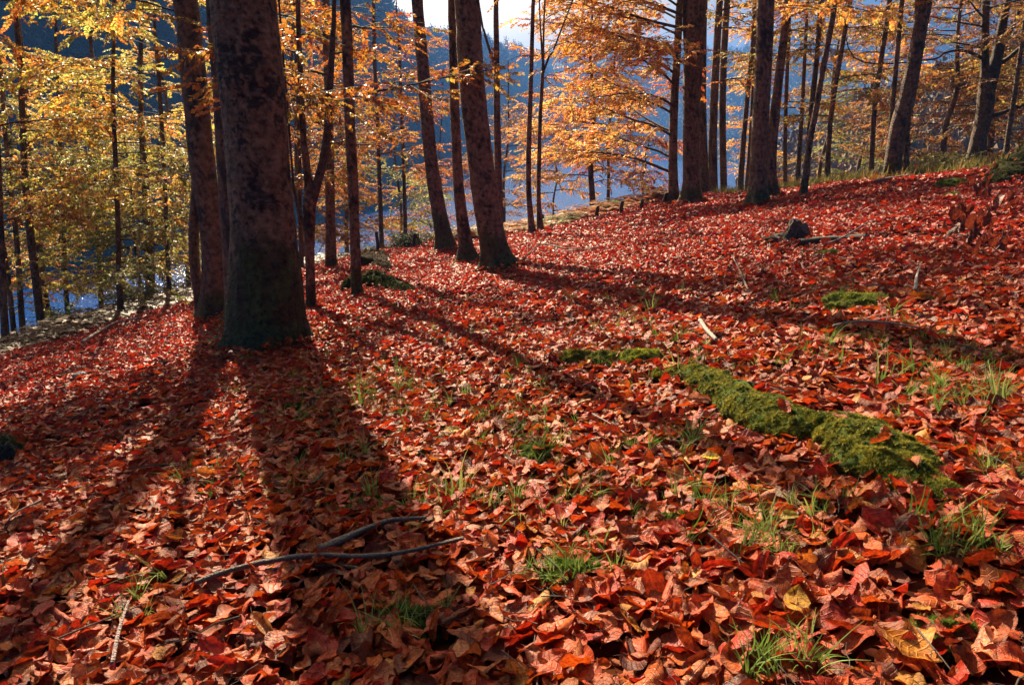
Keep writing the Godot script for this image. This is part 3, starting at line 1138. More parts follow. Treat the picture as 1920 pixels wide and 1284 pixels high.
func rock_shape(size: Vector3, seedv: float, col: Color, col2: Color) -> Shape:
	var s := Shape.new()
	var nr := 26
	var na := 40
	var R := RandomNumberGenerator.new()
	R.seed = int(seedv) + 7
	var planes := []
	for k in 15: planes.append([Vector3(R.randfn(), R.randfn(), R.randfn()).normalized(), R.randf_range(0.62, 0.95)])
	for i in nr + 1:
		var u := float(i) / nr * PI
		for k in na:
			var a := TAU * k / na
			var d := Vector3(cos(a) * sin(u), cos(u), sin(a) * sin(u))
			var w := 1.25
			for pl in planes: w = minf(w, pl[1] / maxf(d.dot(pl[0]), 0.05))
			w *= 1.0 + 0.16 * n_a.get_noise_3dv(d * 260.0 + Vector3(seedv, 0, 0)) + 0.1 * absf(n_b.get_noise_3dv(d * 700.0 + Vector3(seedv, 3, 0)))
			var q := clampf(0.5 + 1.3 * n_b.get_noise_3dv(d * 500.0), 0, 1)
			s.vert(d * size * w, col.lerp(col2, q))
	for i in nr:
		for k in na:
			s.quad(i * na + k, (i + 1) * na + k, (i + 1) * na + (k + 1) % na, i * na + (k + 1) % na)
	return s

func mossy_root(px: Array, rs: Array, label: String, sprig: ArrayMesh, n: int, size: float, gold: Color, green: Color, seedv: int, sink := 0.35) -> void:
	var pts := []
	for q in px: pts.append(on_ground(q[0], q[1]))
	var base: Vector3 = pts[0]
	var line := catmull(pts, 9)
	var s := Shape.new()
	var sides := 22
	for i in line.size():
		var f := float(i) / 9
		var j := mini(int(f), rs.size() - 2)
		var r: float = lerpf(rs[j], rs[j + 1], f - j)
		var d := (line[mini(i + 1, line.size() - 1)] - line[maxi(i - 1, 0)]).normalized()
		var a := d.cross(Vector3.UP).normalized()
		var b := a.cross(d)
		for k in sides:
			var ph := TAU * k / sides
			var pos := line[i] + (a * cos(ph) * 1.35 + b * sin(ph) * 0.85) * r
			pos += (a * cos(ph) + b * sin(ph)) * r * (0.5 * n_a.get_noise_3dv(pos * 600.0) + 0.35 * n_b.get_noise_3dv(pos * 2200.0))
			pos.y += r * (1.0 - 2.0 * sink) * 0.9
			s.vert(pos - base, green.lerp(Color(0.03, 0.022, 0.012), clampf(0.5 + n_a.get_noise_3dv(pos * 1200.0), 0, 1)))
	for i in line.size() - 1:
		for k in sides:
			s.quad(i * sides + k, i * sides + (k + 1) % sides, (i + 1) * sides + (k + 1) % sides, (i + 1) * sides + k)
	for e in [0, line.size() - 1]:
		var m := s.vert(line[e] - base + Vector3(0, rs[0] * 0.3, 0), Color(0.05, 0.05, 0.018))
		for k in sides:
			var k2 := (k + 1) % sides
			if e == 0: s.tri(m, k2, k)
			else: s.tri(m, e * sides + k, e * sides + k2)
	for i in line.size():
		var rr: float = rs[mini(i / 9, rs.size() - 1)]
		piles.append([line[i], rr * 1.55, 3, true])
		if i % 7 == 3: piles.append([line[i] + Vector3(0, rr * (1.75 - 1.8 * sink), 0), rr * 0.8, 1, false])
	var o := thing("mossy_root", base, label, "root")
	var mesh := s.commit(moss_mat)
	part("bark", mesh, o)
	moss_mound(o, mesh, sprig, n, size, [green, gold], seedv, -0.3)

func moss_patch(px: float, py: float, rx: float, ry: float, rz: float, n: int, size: float, gold: Color, green: Color, label: String, sprig: ArrayMesh, seedv: int) -> void:
	var p := on_ground(px, py)
	piles.append([p, rx * 1.0, 10, true])
	var o := thing("moss_cushion", p, label, "moss")
	var mesh := mound(rx, ry, rz, seedv, Color(0.06, 0.07, 0.02)).commit(moss_mat)
	part("cushion", mesh, o)
	moss_mound(o, mesh, sprig, n, size, [green, gold], seedv)

func make_fence() -> void:
	var posts := [
		[708, 470, 32, "leftmost of the two weathered fence posts beside the dark green bush"], [775, 450, 20, "short fence post standing just above the dark green bush"],
		[164, 604, 34, "broken grey fence post among the bracken at the far left"], [1017, 396, 18, "small fence post just right of the slim twin saplings"],
		[1119, 375, 16, "fence post in front of the orange tree, left of the cluster"], [1165, 372, 18, "middle fence post in front of the lit water"],
		[1246, 366, 18, "leaning fence post at the foot of the trunk cluster"], [1203, 366, 14, "thin fence post between two others against bright water"],
	]
	for q in posts:
		var p := on_ground(q[0], q[1], 40.0)
		var depth := (p - eye).dot(Vector3(0, -sin(deg_to_rad(PITCH)), -cos(deg_to_rad(PITCH))))
		var h: float = q[2] * 1.35 * depth / FOCAL
		var s := Shape.new()
		var pts := PackedVector3Array([Vector3(0, -0.2, 0), Vector3(0.01, h * 0.5, 0), Vector3(0.02 + 0.04 * sin(q[0]), h * 0.97, 0), Vector3(0.02 + 0.04 * sin(q[0]), h, 0)])
		tube(s, pts, 0.05, 0.045, 8, Color(0.075, 0.058, 0.045), 0.25)
		single("fence_post", s.commit(wood_mat), p, q[3], "post", "fence posts along the brow")

func make_objects() -> void:
	var sprig := sprig_mesh()
	var gold := Color(0.33, 0.28, 0.04)
	var green := Color(0.055, 0.09, 0.018)
	mossy_root([[1235, 708], [1300, 716], [1365, 752], [1440, 800], [1510, 825], [1585, 838], [1640, 878], [1710, 915], [1790, 950]], [0.035, 0.06, 0.08, 0.092, 0.078, 0.092, 0.088, 0.07, 0.03], "long moss covered root snaking through the leaves at right", sprig, 10000, 0.011, gold, green, 51, 0.33)
	moss_patch(1085, 682, 0.11, 0.085, 0.08, 800, 0.016, gold, green, "small dull green moss cushion left of the brighter moss", sprig, 61)
	moss_patch(1145, 684, 0.14, 0.08, 0.09, 900, 0.016, Color(0.42, 0.38, 0.1), green, "pale moss cushion between two others behind the root", sprig, 62)
	moss_patch(1210, 684, 0.15, 0.09, 0.1, 1000, 0.016, Color(0.46, 0.46, 0.06), Color(0.2, 0.24, 0.04), "brightest lime moss cushion at the thin end of the root", sprig, 63)
	moss_patch(1615, 578, 0.22, 0.09, 0.18, 1100, 0.02, Color(0.26, 0.28, 0.05), Color(0.1, 0.14, 0.03), "broad green moss hummock in the leaves beyond the root", sprig, 64)
	moss_patch(1090, 1085, 0.12, 0.055, 0.085, 1000, 0.014, Color(0.3, 0.36, 0.06), Color(0.1, 0.17, 0.03), "bright moss patch between leaves at the front", sprig, 65)
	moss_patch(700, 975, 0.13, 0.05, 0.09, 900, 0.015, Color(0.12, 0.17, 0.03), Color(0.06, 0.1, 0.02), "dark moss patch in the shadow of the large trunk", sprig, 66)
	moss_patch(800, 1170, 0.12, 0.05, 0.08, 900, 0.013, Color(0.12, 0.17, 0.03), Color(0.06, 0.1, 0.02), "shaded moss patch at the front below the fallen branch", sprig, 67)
	moss_patch(1040, 855, 0.17, 0.05, 0.1, 900, 0.014, Color(0.2, 0.25, 0.05), Color(0.08, 0.13, 0.03), "flat grassy moss patch left of the yellow leaf", sprig, 68)
	moss_patch(1790, 352, 0.24, 0.12, 0.2, 700, 0.028, Color(0.24, 0.28, 0.05), Color(0.08, 0.12, 0.03), "moss hummock by the leafy shoots under the forked tree", sprig, 69)
	moss_patch(1790, 372, 0.13, 0.07, 0.12, 300, 0.026, Color(0.34, 0.4, 0.07), Color(0.14, 0.2, 0.04), "small bright moss cushion in front of the larger hummock", sprig, 70)
	moss_patch(1265, 775, 0.07, 0.05, 0.06, 500, 0.012, Color(0.16, 0.17, 0.04), Color(0.06, 0.08, 0.02), "dark moss knob just below the root's left end", sprig, 71)
	moss_patch(1790, 1195, 0.08, 0.05, 0.06, 600, 0.012, Color(0.2, 0.26, 0.05), Color(0.07, 0.11, 0.02), "moss peeping between leaves at the front right corner", sprig, 72)
	moss_patch(790, 860, 0.1, 0.05, 0.07, 600, 0.013, Color(0.3, 0.34, 0.07), Color(0.1, 0.15, 0.03), "small moss patch at the sunlit edge of the big shadow", sprig, 76)
	moss_patch(1280, 985, 0.08, 0.05, 0.06, 500, 0.012, Color(0.28, 0.34, 0.06), Color(0.1, 0.15, 0.03), "small moss patch left of the grass tuft below the mossy root", sprig, 77)
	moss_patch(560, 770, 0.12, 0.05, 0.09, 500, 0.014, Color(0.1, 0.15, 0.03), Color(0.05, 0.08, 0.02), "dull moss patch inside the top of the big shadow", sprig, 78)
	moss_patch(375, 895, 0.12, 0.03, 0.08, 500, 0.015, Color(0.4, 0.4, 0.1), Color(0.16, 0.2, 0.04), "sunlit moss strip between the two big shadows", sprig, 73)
	moss_patch(1560, 480, 0.16, 0.05, 0.12, 400, 0.024, Color(0.16, 0.24, 0.05), Color(0.07, 0.12, 0.03), "green tuft of moss in front of the grey rock's log", sprig, 74)
	# stump with moss at the foot of the middle left tree
	mossy_root([[666, 545], [684, 538], [706, 536], [738, 540], [772, 549]], [0.16, 0.21, 0.19, 0.12, 0.04], "mossy buttress root beside the thin straight trunk", sprig, 1600, 0.03, Color(0.05, 0.07, 0.014), Color(0.018, 0.026, 0.008), 52, 0.45)
	mossy_root([[688, 500], [700, 490], [715, 496], [730, 508]], [0.2, 0.24, 0.16, 0.05], "rotten moss edged stump behind the mossy buttress root", sprig, 500, 0.03, Color(0.03, 0.026, 0.01), Color(0.016, 0.01, 0.007), 53, 0.4)
	mossy_root([[1960, 290], [1925, 318], [1890, 338], [1850, 352]], [0.3, 0.22, 0.16, 0.06], "thick dark root with moss at the right edge", sprig, 700, 0.03, Color(0.12, 0.14, 0.03), Color(0.02, 0.024, 0.01), 54, 0.3)
	# rock with a log
	var rp := on_ground(1480, 455)
	rp.y -= 0.06
	var o := thing("rock", rp, "grey brown pointed rock lying in the leaves at right", "rock")
	part("boulder", rock_shape(Vector3(0.21, 0.14, 0.15), 3.0, Color(0.13, 0.085, 0.06), Color(0.22, 0.155, 0.115)).commit(stone_mat), o)
	piles.append([rp, 0.24, 70, true])
	var pk := part("peak", rock_shape(Vector3(0.125, 0.21, 0.1), 9.0, Color(0.15, 0.1, 0.07), Color(0.24, 0.17, 0.13)).commit(stone_mat), o)
	pk.position = Vector3(0.06, 0.11, -0.02)
	var lg := stick([[1500, 464], [1545, 458], [1585, 455], [1630, 452]], 0.055, 0.035, Color(0.075, 0.052, 0.038), "log", "grey fallen log lying against the pointed rock", "log", 0.035, 0.4)
	twig_part(lg, [[1545, 466], [1580, 462, 0.05], [1625, 446, 0.12]], 0.01, 0.006, Color(0.3, 0.26, 0.24))
	# branches on the ground
	var br := stick([[370, 1128], [440, 1102], [520, 1084], [600, 1075], [680, 1078], [760, 1070], [870, 1044]], 0.009, 0.006, Color(0.17, 0.125, 0.1), "fallen_branch", "long crooked grey branch lying across the big shadow", "branch", 0.062)
	twig_part(br, [[500, 1092], [560, 1086], [620, 1082], [700, 1090]], 0.007, 0.003, Color(0.18, 0.14, 0.12))
	stick([[602, 1064], [640, 1046], [690, 1022], [738, 1006], [800, 1002]], 0.015, 0.006, Color(0.2, 0.15, 0.125), "fallen_branch", "short thick bare branch above the long crooked one", "branch", 0.06)
	stick([[1312, 618], [1322, 634], [1334, 648], [1342, 656]], 0.014, 0.01, Color(0.46, 0.41, 0.36), "stick", "short white barkless stick lying in sunlit leaves", "stick", 0.06)
	stick([[1020, 478], [1070, 474], [1120, 468], [1160, 467]], 0.016, 0.008, Color(0.26, 0.2, 0.175), "fallen_branch", "pale branch lying right of the three big leaning trunks", "branch", 0.035)
	stick([[990, 484], [1015, 476, 0.1], [1060, 480, 0.06], [1110, 476]], 0.012, 0.006, Color(0.16, 0.11, 0.09), "fallen_branch", "dark twiggy branch beside the leaning trunks", "branch", 0.06)
	stick([[1640, 346], [1670, 340], [1712, 333]], 0.03, 0.02, Color(0.34, 0.28, 0.25), "fallen_branch", "pale straight branch at the foot of the dark leaning trunk", "branch", 0.06)
	stick([[155, 655], [190, 632], [220, 615], [262, 608]], 0.02, 0.012, Color(0.36, 0.3, 0.26), "fallen_branch", "pale arched branch at the edge of the bracken at left", "branch", 0.1)
	stick([[1110, 800], [1140, 818], [1170, 838]], 0.003, 0.002, Color(0.4, 0.3, 0.26), "twig", "thin pale twig left of the yellow leaf", "twig", 0.06)
	stick([[1560, 640], [1600, 632], [1660, 634], [1720, 645]], 0.008, 0.004, Color(0.3, 0.2, 0.17), "twig", "arched brown twig in the leaves above the mossy root", "twig", 0.08)
	stick([[215, 1276], [228, 1230, 0.02], [248, 1180, 0.04]], 0.006, 0.004, Color(0.42, 0.3, 0.28), "twig", "pale stalk rising at the front left corner", "twig", 0.05)
	stick([[1405, 560], [1385, 525, 0.05], [1370, 505, 0.1]], 0.008, 0.003, Color(0.25, 0.17, 0.15), "twig", "bent twig standing in the shadow band at middle right", "twig", 0.04)
	stick([[1715, 560], [1716, 545, 0.04], [1722, 530, 0.06]], 0.012, 0.004, Color(0.42, 0.37, 0.34), "twig", "short bleached twig beside the green moss hummock", "twig", 0.05)
	# small stones
	single("stone", rock_shape(Vector3(0.055, 0.03, 0.04), 21.0, Color(0.62, 0.6, 0.56), Color(0.75, 0.72, 0.68)).commit(stone_mat), on_ground(148, 714) + Vector3(0, 0.05, 0), "white stone among sunlit leaves at left", "stone")
	var ds := thing("mossy_stone", on_ground(15, 862), "dark mossy stone at the left edge", "stone")
	var dm := rock_shape(Vector3(0.14, 0.12, 0.12), 31.0, Color(0.035, 0.03, 0.024), Color(0.05, 0.05, 0.025)).commit(stone_mat)
	part("boulder", dm, ds)
	moss_mound(ds, dm, sprig, 300, 0.016, [Color(0.05, 0.05, 0.02), Color(0.13, 0.13, 0.05)], 75, 0.3)
	# leaves that stand out
	special_leaf(1490, 1168, 10, 0.088, Color(0.95, 0.5, 0.06), 2.7, 0.12, "bright yellow orange leaf lying face up near the front")
	special_leaf(1700, 1262, 0, 0.11, Color(0.8, 0.32, 0.05), 0.7, 0.1, "long orange brown leaf in the front right corner")
	special_leaf(1332, 888, 7, 0.075, Color(0.9, 0.6, 0.06), 1.2, 0.0, "yellow folded leaf below the mossy root")
	special_leaf(1480, 1002, 1, 0.06, Color(0.6, 0.5, 0.08), 1.6, 0.2, "small yellow leaf over a grass tuft")
	special_leaf(1120, 880, 2, 0.11, Color(0.6, 0.12, 0.02), 0.5, 0.6, "large glowing orange red leaf standing on edge")
	special_leaf(1405, 848, 0, 0.1, Color(0.42, 0.06, 0.035), 1.4, 0.3, "broad crimson leaf lying beside the mossy root")
	special_leaf(1310, 772, 12, 0.1, Color(0.48, 0.19, 0.1), 1.3, 0.5, "pale ribbed leaf leaning on the root's left end")
	special_leaf(1362, 748, 4, 0.1, Color(0.34, 0.07, 0.06), 2.2, 0.8, "dark red leaf caught on top of the root")
	special_leaf(390, 912, 2, 0.1, Color(0.7, 0.22, 0.03), 1.4, 0.5, "glowing orange leaf beside the sunlit moss strip")
	special_leaf(265, 935, 6, 0.1, Color(0.6, 0.15, 0.03), 0.9, 0.5, "deep orange leaf at the edge of the left shadow")
	special_leaf(1720, 576, 2, 0.13, Color(0.65, 0.17, 0.02), 1.5, 0.5, "orange cupped leaf right of the green moss hummock")
	special_leaf(850, 828, 0, 0.08, Color(0.75, 0.55, 0.1), 1.5, 0.3, "yellow leaf at the sunlit edge of the big shadow")
	special_leaf(495, 1208, 3, 0.1, Color(0.48, 0.2, 0.06), 0.8, 0.3, "tan rolled leaf in the big shadow at the front")
	special_leaf(30, 972, 2, 0.1, Color(0.65, 0.2, 0.03), 0.6, 0.4, "bright orange leaf below the dark mossy stone")

# young beech shoots that still hold dead leaves
func shoot(px: float, py: float, hpx: float, n: int, label: String, seedv: int) -> void:
	var R := RandomNumberGenerator.new()
	R.seed = seedv
	var p := on_ground(px, py)
	var dep := (p - eye).dot(Vector3(0, -sin(deg_to_rad(PITCH)), -cos(deg_to_rad(PITCH))))
	var h := hpx * dep / FOCAL
	var o := thing("beech_shoot", p, label, "seedling")
	var s := Shape.new()
	var pts := PackedVector3Array()
	for i in 5:
		pts.append(Vector3(0.08 * sin(seedv + i * 0.6), h * i / 4.0 - 0.02, 0.05 * cos(seedv + i)))
	tube(s, pts, 0.006, 0.003, 5, Color(0.1, 0.07, 0.055))
	part("stem", s.commit(branch_mat), o)
	for k in n * 2:
		var t := 0.2 + 0.8 * k / maxf(n * 2 - 1, 1)
		var u := t * 3.99
		var q := pts[int(u)].lerp(pts[int(u) + 1], u - int(u))
		var f := part("leaf", leaf_meshes[R.randi() % leaf_meshes.size()], o)
		var L := R.randf_range(0.11, 0.17)
		f.position = q + Vector3(R.randf_range(-0.14, 0.14), 0.0, R.randf_range(-0.05, 0.05))
		f.basis = Basis.from_euler(Vector3(R.randf_range(0.9, 1.7), R.randf() * TAU, 0)).scaled(Vector3(L, L, L))
		f.material_override = shoot_mat

var shoot_mat: StandardMaterial3D

func ivy(px: float, py: float, label: String) -> void:
	var R := RandomNumberGenerator.new()
	R.seed = 99
	var p := on_ground(px, py)
	var o := thing("ivy", p, label, "ivy")
	var s := Shape.new()
	var pts := PackedVector3Array()
	for i in 7: pts.append(Vector3(-0.02 + 0.03 * sin(i * 1.4), 0.06 * i, -0.02 * i * 0.4))
	tube(s, pts, 0.005, 0.003, 5, Color(0.09, 0.08, 0.04))
	part("stem", s.commit(branch_mat), o)
	var xf := []
	var cl := []
	for k in 70:
		var t := R.randf()
		var q := pts[int(t * 5.99)] + Vector3(R.randfn() * 0.05, R.randfn() * 0.03, R.randfn() * 0.05 + 0.03)
		var L := R.randf_range(0.03, 0.05)
		xf.append(Transform3D(Basis.from_euler(Vector3(R.randf_range(-0.5, 0.9), R.randf() * TAU, R.randf_range(-0.5, 0.5))).scaled(Vector3(L * 1.3, L, L)), q))
		cl.append(Color(0.08, 0.12, 0.05).lerp(Color(0.16, 0.17, 0.09), R.randf()))
	scatter("foliage", leaf_meshes[0], xf, cl, o)

# ---------------------------------------------------------------- the wood
func make_trees() -> void:
	var HI := [[6.5, 12.5, 8, 0, 180, 2.6, 0.35, 0.3, 1]]
	# the big trunks
	tree({"l": "massive pale trunk with black blotches and a mossy base, nearest tree of all", "p": [[500, 652, 150], [498, 600, 138], [497, 540, 134], [494, 470, 124], [492, 400, 117], [484, 300, 115], [475, 200, 118], [465, 100, 119], [455, 0, 121], [448, -100, 118]], "h": 15.0, "mo": 0.95, "fl": 0.15, "sd": 110, "per": 34, "lb": [[9, 14, 6, 0, 180, 3, 0.4, 0.3, 1]]})
	tree({"l": "dark trunk half hidden behind the left side of the massive pale trunk", "p": [[452, 600, 52], [440, 450, 50], [428, 250, 48], [418, 120, 46], [408, 0, 44]], "h": 14.0, "mo": 0.3, "z": 9.3, "li": 0.8})
	tree({"l": "stout dark trunk left of the massive one, leaning slightly left", "p": [[399, 597, 58], [401, 560, 50], [401, 480, 44], [393, 400, 44], [380, 320, 46], [368, 200, 46], [356, 90, 45], [346, 0, 44]], "h": 15.0, "ol": -0.14, "mo": 0.4, "sd": 32, "per": 14, "fl": 0.3, "li": 0.8, "lb": [[4.3, 6.8, 12, -92, 40, 2.8, 0.5, 0.95, 0], [10, 14, 3, 0, 180, 2.2, 0.5, 0.2, 0]]})
	tree({"l": "slim stem pressed against the front of the stout dark trunk", "p": [[378, 600, 22], [372, 550, 20], [364, 490, 19], [363, 420, 19], [368, 340, 18], [364, 240, 16], [352, 120, 14], [343, 0, 13]], "h": 11.0, "mo": 0.3, "li": 0.8, "zl": 0.02, "lb": [[3.0, 6, 3, -60, 60, 1.6, 0.3, 0.7, 0]]})
	tree({"l": "forked grey tree right of the massive trunk, two upswept stems", "p": [[583, 579, 20], [581, 500, 17], [580, 440, 20], [580, 380, 26], [578, 340, 16], [568, 250, 12], [562, 120, 10], [558, 0, 9]], "h": 10.0, "mo": 0.25, "fork": [[[582, 385, 20], [592, 350, 14], [603, 310, 13], [613, 250, 12], [619, 150, 11], [624, 60, 10], [626, 0, 9]], [[578, 440, 8], [562, 400, 6], [550, 350, 5], [546, 300, 4]]], "lb": [[2.2, 5, 9, 0, 180, 1.6, 0.25, 0.55, 2]]})
	tree({"l": "straight grey trunk behind the forked grey tree", "p": [[620, 492, 22], [619, 420, 19], [618, 320, 17], [616, 200, 16], [612, 80, 15], [610, 0, 14]], "h": 13.0, "mo": 0.2, "z": 17.0, "lb": [[2.0, 5.6, 10, 0, 180, 2.1, 0.2, 0.55, 2]]})
	tree({"l": "thin straight trunk rising from the mossy buttress root", "p": [[669, 555, 22], [667, 500, 19], [664, 420, 19], [661, 340, 20], [656, 240, 20], [652, 120, 20], [646, 0, 21]], "h": 14.0, "mo": 0.4, "sd": 22, "per": 10, "lb": [[2.4, 5.0, 6, 60, 100, 2.0, 0.2, 0.55, 2]]})
	tree({"l": "dark trunk leaning left, leftmost of the three leaning together", "p": [[838, 472, 40], [832, 440, 33], [822, 390, 28], [811, 325, 26], [801, 230, 24], [794, 140, 23], [786, 50, 22], [782, 0, 22]], "h": 14.0, "mo": 0.8, "sd": 26, "per": 12, "li": 0.8, "lb": [[10, 13, 3, 0, 180, 2.0, 0.5, 0.2, 2]]})
	tree({"l": "slender crooked trunk in the middle of the three leaning ones", "p": [[880, 492, 38], [873, 455, 27], [865, 400, 22], [859, 340, 20], [855, 260, 18], [851, 160, 17], [849, 60, 16], [848, 0, 16]], "h": 13.0, "mo": 0.35, "sd": 24, "per": 11, "fl": 0.35, "li": 0.9})
	tree({"l": "thick pale blotched trunk, rightmost of the three leaning ones", "p": [[944, 504, 66], [930, 470, 52], [918, 420, 50], [906, 345, 50], [896, 260, 48], [887, 180, 48], [880, 90, 48], [875, 0, 48]], "h": 15.0, "mo": 0.55, "sd": 44, "per": 20, "fl": 0.4, "lb": [[4.4, 5.4, 5, 80, 70, 2.3, 0.4, 0.75, 2], [11, 14, 3, 0, 180, 2.2, 0.5, 0.2, 2]]})
	tree({"l": "straight slim stem behind the thick pale blotched trunk", "p": [[936, 430, 16], [934, 320, 14], [932, 220, 13], [931, 100, 11], [930, 0, 9]], "h": 11.0, "z": 17.5, "fork": [[[931, 130, 6], [920, 100, 5], [908, 60, 4], [900, 20, 4]]], "lb": [[5.5, 9, 4, 0, 180, 1.2, 0.4, 0.35, 1]]})
	tree({"l": "left of the slim twin saplings, nearly bare", "p": [[998, 438, 14], [992, 370, 10], [991, 300, 10], [994, 200, 9], [997, 100, 8], [1000, 0, 7]], "h": 9.0, "n": "young_beech_tree", "lb": [[4.5, 8, 4, 0, 180, 0.9, 0.6, 0.35, 1]]})
	tree({"l": "right of the slim twin saplings, forking into bare twigs", "p": [[1013, 432, 14], [1010, 370, 8], [1011, 300, 8], [1013, 220, 7], [1017, 150, 7], [1019, 90, 4]], "h": 6.6, "n": "young_beech_tree", "fork": [[[1017, 140, 5], [1030, 105, 4], [1045, 75, 3]], [[1017, 110, 4], [1014, 60, 3], [1012, 20, 3]]], "lb": [[3.2, 5, 3, 90, 80, 0.9, 0.7, 0.4, 1]]})
	# the cluster at the brow
	tree({"l": "leftmost trunk of the cluster on the brow, beside the golden boughs", "p": [[1263, 368, 22], [1262, 300, 17], [1264, 200, 16], [1270, 100, 15], [1276, 0, 14]], "h": 13.0, "mo": 0.3, "lb": [[0.8, 6.6, 18, -92, 55, 3.7, 0.42, 0.7, 1]]})
	tree({"l": "dark thick trunk with a side stem at the front of the cluster", "p": [[1295, 382, 42], [1296, 340, 31], [1296, 270, 29], [1297, 200, 31], [1300, 120, 36], [1303, 60, 38], [1306, 0, 38]], "h": 15.0, "mo": 0.4, "sd": 28, "per": 12, "li": 0.8, "fork": [[[1294, 140, 13], [1287, 80, 12], [1284, 0, 11]]], "lb": [[3.2, 6.8, 8, -85, 60, 3.4, 0.45, 0.7, 1], [2.4, 4.2, 2, 40, 40, 1.4, 0.0, 0.8, 6]]})
	tree({"l": "grey trunk just right of the dark thick cluster trunk", "p": [[1319, 360, 24], [1317, 280, 20], [1316, 180, 17], [1318, 60, 15], [1320, 0, 14]], "h": 13.0, "z": 24.0, "li": 0.85, "lb": [[5, 9, 4, 60, 90, 2, 0.3, 0.6, 1]]})
	tree({"l": "pale trunk in the middle of the cluster, slightly leaning right", "p": [[1337, 352, 19], [1337, 250, 16], [1341, 150, 15], [1346, 60, 14], [1350, 0, 13]], "h": 13.0, "z": 25.0, "lb": [[3.5, 8, 5, 30, 120, 2.2, 0.25, 0.6, 1]]})
	tree({"l": "thin trunk close beside the pale middle trunk of the cluster", "p": [[1357, 350, 14], [1355, 250, 13], [1356, 150, 13], [1360, 60, 13], [1364, 0, 12]], "h": 12.0, "z": 26.0, "li": 0.8})
	tree({"l": "left of two leaning stems between the cluster and the stout trunk", "p": [[1388, 354, 12], [1394, 270, 10], [1403, 170, 9], [1411, 90, 8], [1416, 0, 7]], "h": 11.0, "z": 24.0, "lb": [[3.5, 7, 5, 0, 180, 1.8, 0.2, 0.6, 3]]})
	tree({"l": "right of two leaning stems between the cluster and the stout trunk", "p": [[1400, 353, 9], [1406, 280, 8], [1411, 190, 7], [1416, 100, 7], [1420, 0, 6]], "h": 10.0, "z": 25.5})
	tree({"l": "stout straight speckled trunk right of the cluster, lit along its left edge", "p": [[1423, 386, 44], [1421, 350, 34], [1424, 270, 31], [1428, 200, 31], [1432, 120, 31], [1435, 50, 32], [1436, 0, 32]], "h": 15.0, "mo": 0.25, "sd": 32, "per": 14, "fl": 0.35, "lb": [[4.6, 7.2, 7, 20, 120, 2.6, 0.4, 0.7, 3], [8, 13, 4, 0, 180, 2.6, 0.4, 0.35, 3]]})
	tree({"l": "trunk behind the stout speckled one, its top leaning right", "p": [[1447, 370, 28], [1446, 300, 20], [1453, 220, 18], [1463, 130, 16], [1472, 60, 15], [1480, 0, 14]], "h": 13.0, "mo": 0.3, "lb": [[3.4, 7.5, 8, 60, 100, 2.2, 0.25, 0.65, 1]]})
	tree({"l": "very thin upright stem right of the stout speckled trunk", "p": [[1473, 348, 8], [1473, 250, 7], [1476, 150, 7], [1481, 40, 6]], "h": 8.0, "z": 23.0, "lb": [[2.5, 6, 6, 0, 180, 1.4, 0.1, 0.7, 3]]})
	tree({"l": "thin stem left of the slanting tree in the right hand stand", "p": [[1496, 350, 8], [1500, 280, 8], [1506, 180, 7], [1512, 60, 6]], "h": 8.0, "z": 22.5, "lb": [[2.2, 6, 5, 0, 180, 1.4, 0.1, 0.7, 3]]})
	tree({"l": "black slanting stem crossing behind the slanting grey tree", "p": [[1511, 345, 12], [1519, 250, 11], [1526, 170, 10], [1534, 90, 9], [1540, 0, 8]], "h": 10.0, "z": 21.5, "li": 0.6, "lb": [[3, 7, 5, 0, 180, 1.6, 0.1, 0.65, 3]]})
	tree({"l": "slanting grey tree right of the stout trunk, foot in the leaves", "p": [[1507, 367, 15], [1513, 310, 11], [1520, 260, 11], [1530, 210, 11], [1540, 150, 11], [1553, 80, 11], [1566, 0, 11]], "h": 12.0, "mo": 0.15, "lb": [[3.0, 7, 10, 0, 180, 2.0, 0.2, 0.65, 1]]})
	tree({"l": "slender tree leaning right beside the slanting grey one", "p": [[1552, 341, 11], [1554, 280, 9], [1561, 200, 9], [1574, 120, 9], [1586, 50, 9], [1595, 0, 9]], "h": 12.0, "lb": [[1.4, 6.5, 13, 0, 180, 1.8, 0.15, 0.7, 3]]})
	tree({"l": "left of two slender dark stems before the dark leaning trunk", "p": [[1633, 331, 11], [1637, 260, 9], [1642, 190, 9], [1653, 110, 9], [1661, 60, 9], [1669, 0, 9]], "h": 12.0, "lb": [[2, 5.8, 8, -60, 100, 2.0, 0.2, 0.65, 1]]})
	tree({"l": "right of two slender dark stems, partly behind the dark leaning trunk", "p": [[1666, 330, 11], [1669, 270, 9], [1675, 190, 9], [1683, 100, 9], [1692, 0, 9]], "h": 12.0, "z": 17.0, "lb": [[3, 6, 3, -40, 80, 1.6, 0.1, 0.5, 3]]})
	tree({"l": "thick dark trunk leaning right on the right hand slope", "p": [[1672, 334, 32], [1677, 290, 29], [1686, 235, 30], [1702, 180, 29], [1718, 100, 25], [1729, 40, 24], [1736, 0, 24]], "h": 14.0, "mo": 0.3, "sd": 26, "per": 11, "li": 0.75, "lb": [[3.6, 6.4, 8, 60, 120, 2.3, 0.4, 0.75, 3], [7, 12, 4, 60, 120, 2.4, 0.3, 0.4, 3]]})
	tree({"l": "thin stem hidden at the right of the thick dark leaning trunk", "p": [[1700, 328, 11], [1701, 260, 10], [1707, 180, 9], [1716, 80, 8]], "h": 9.0, "z": 16.5})
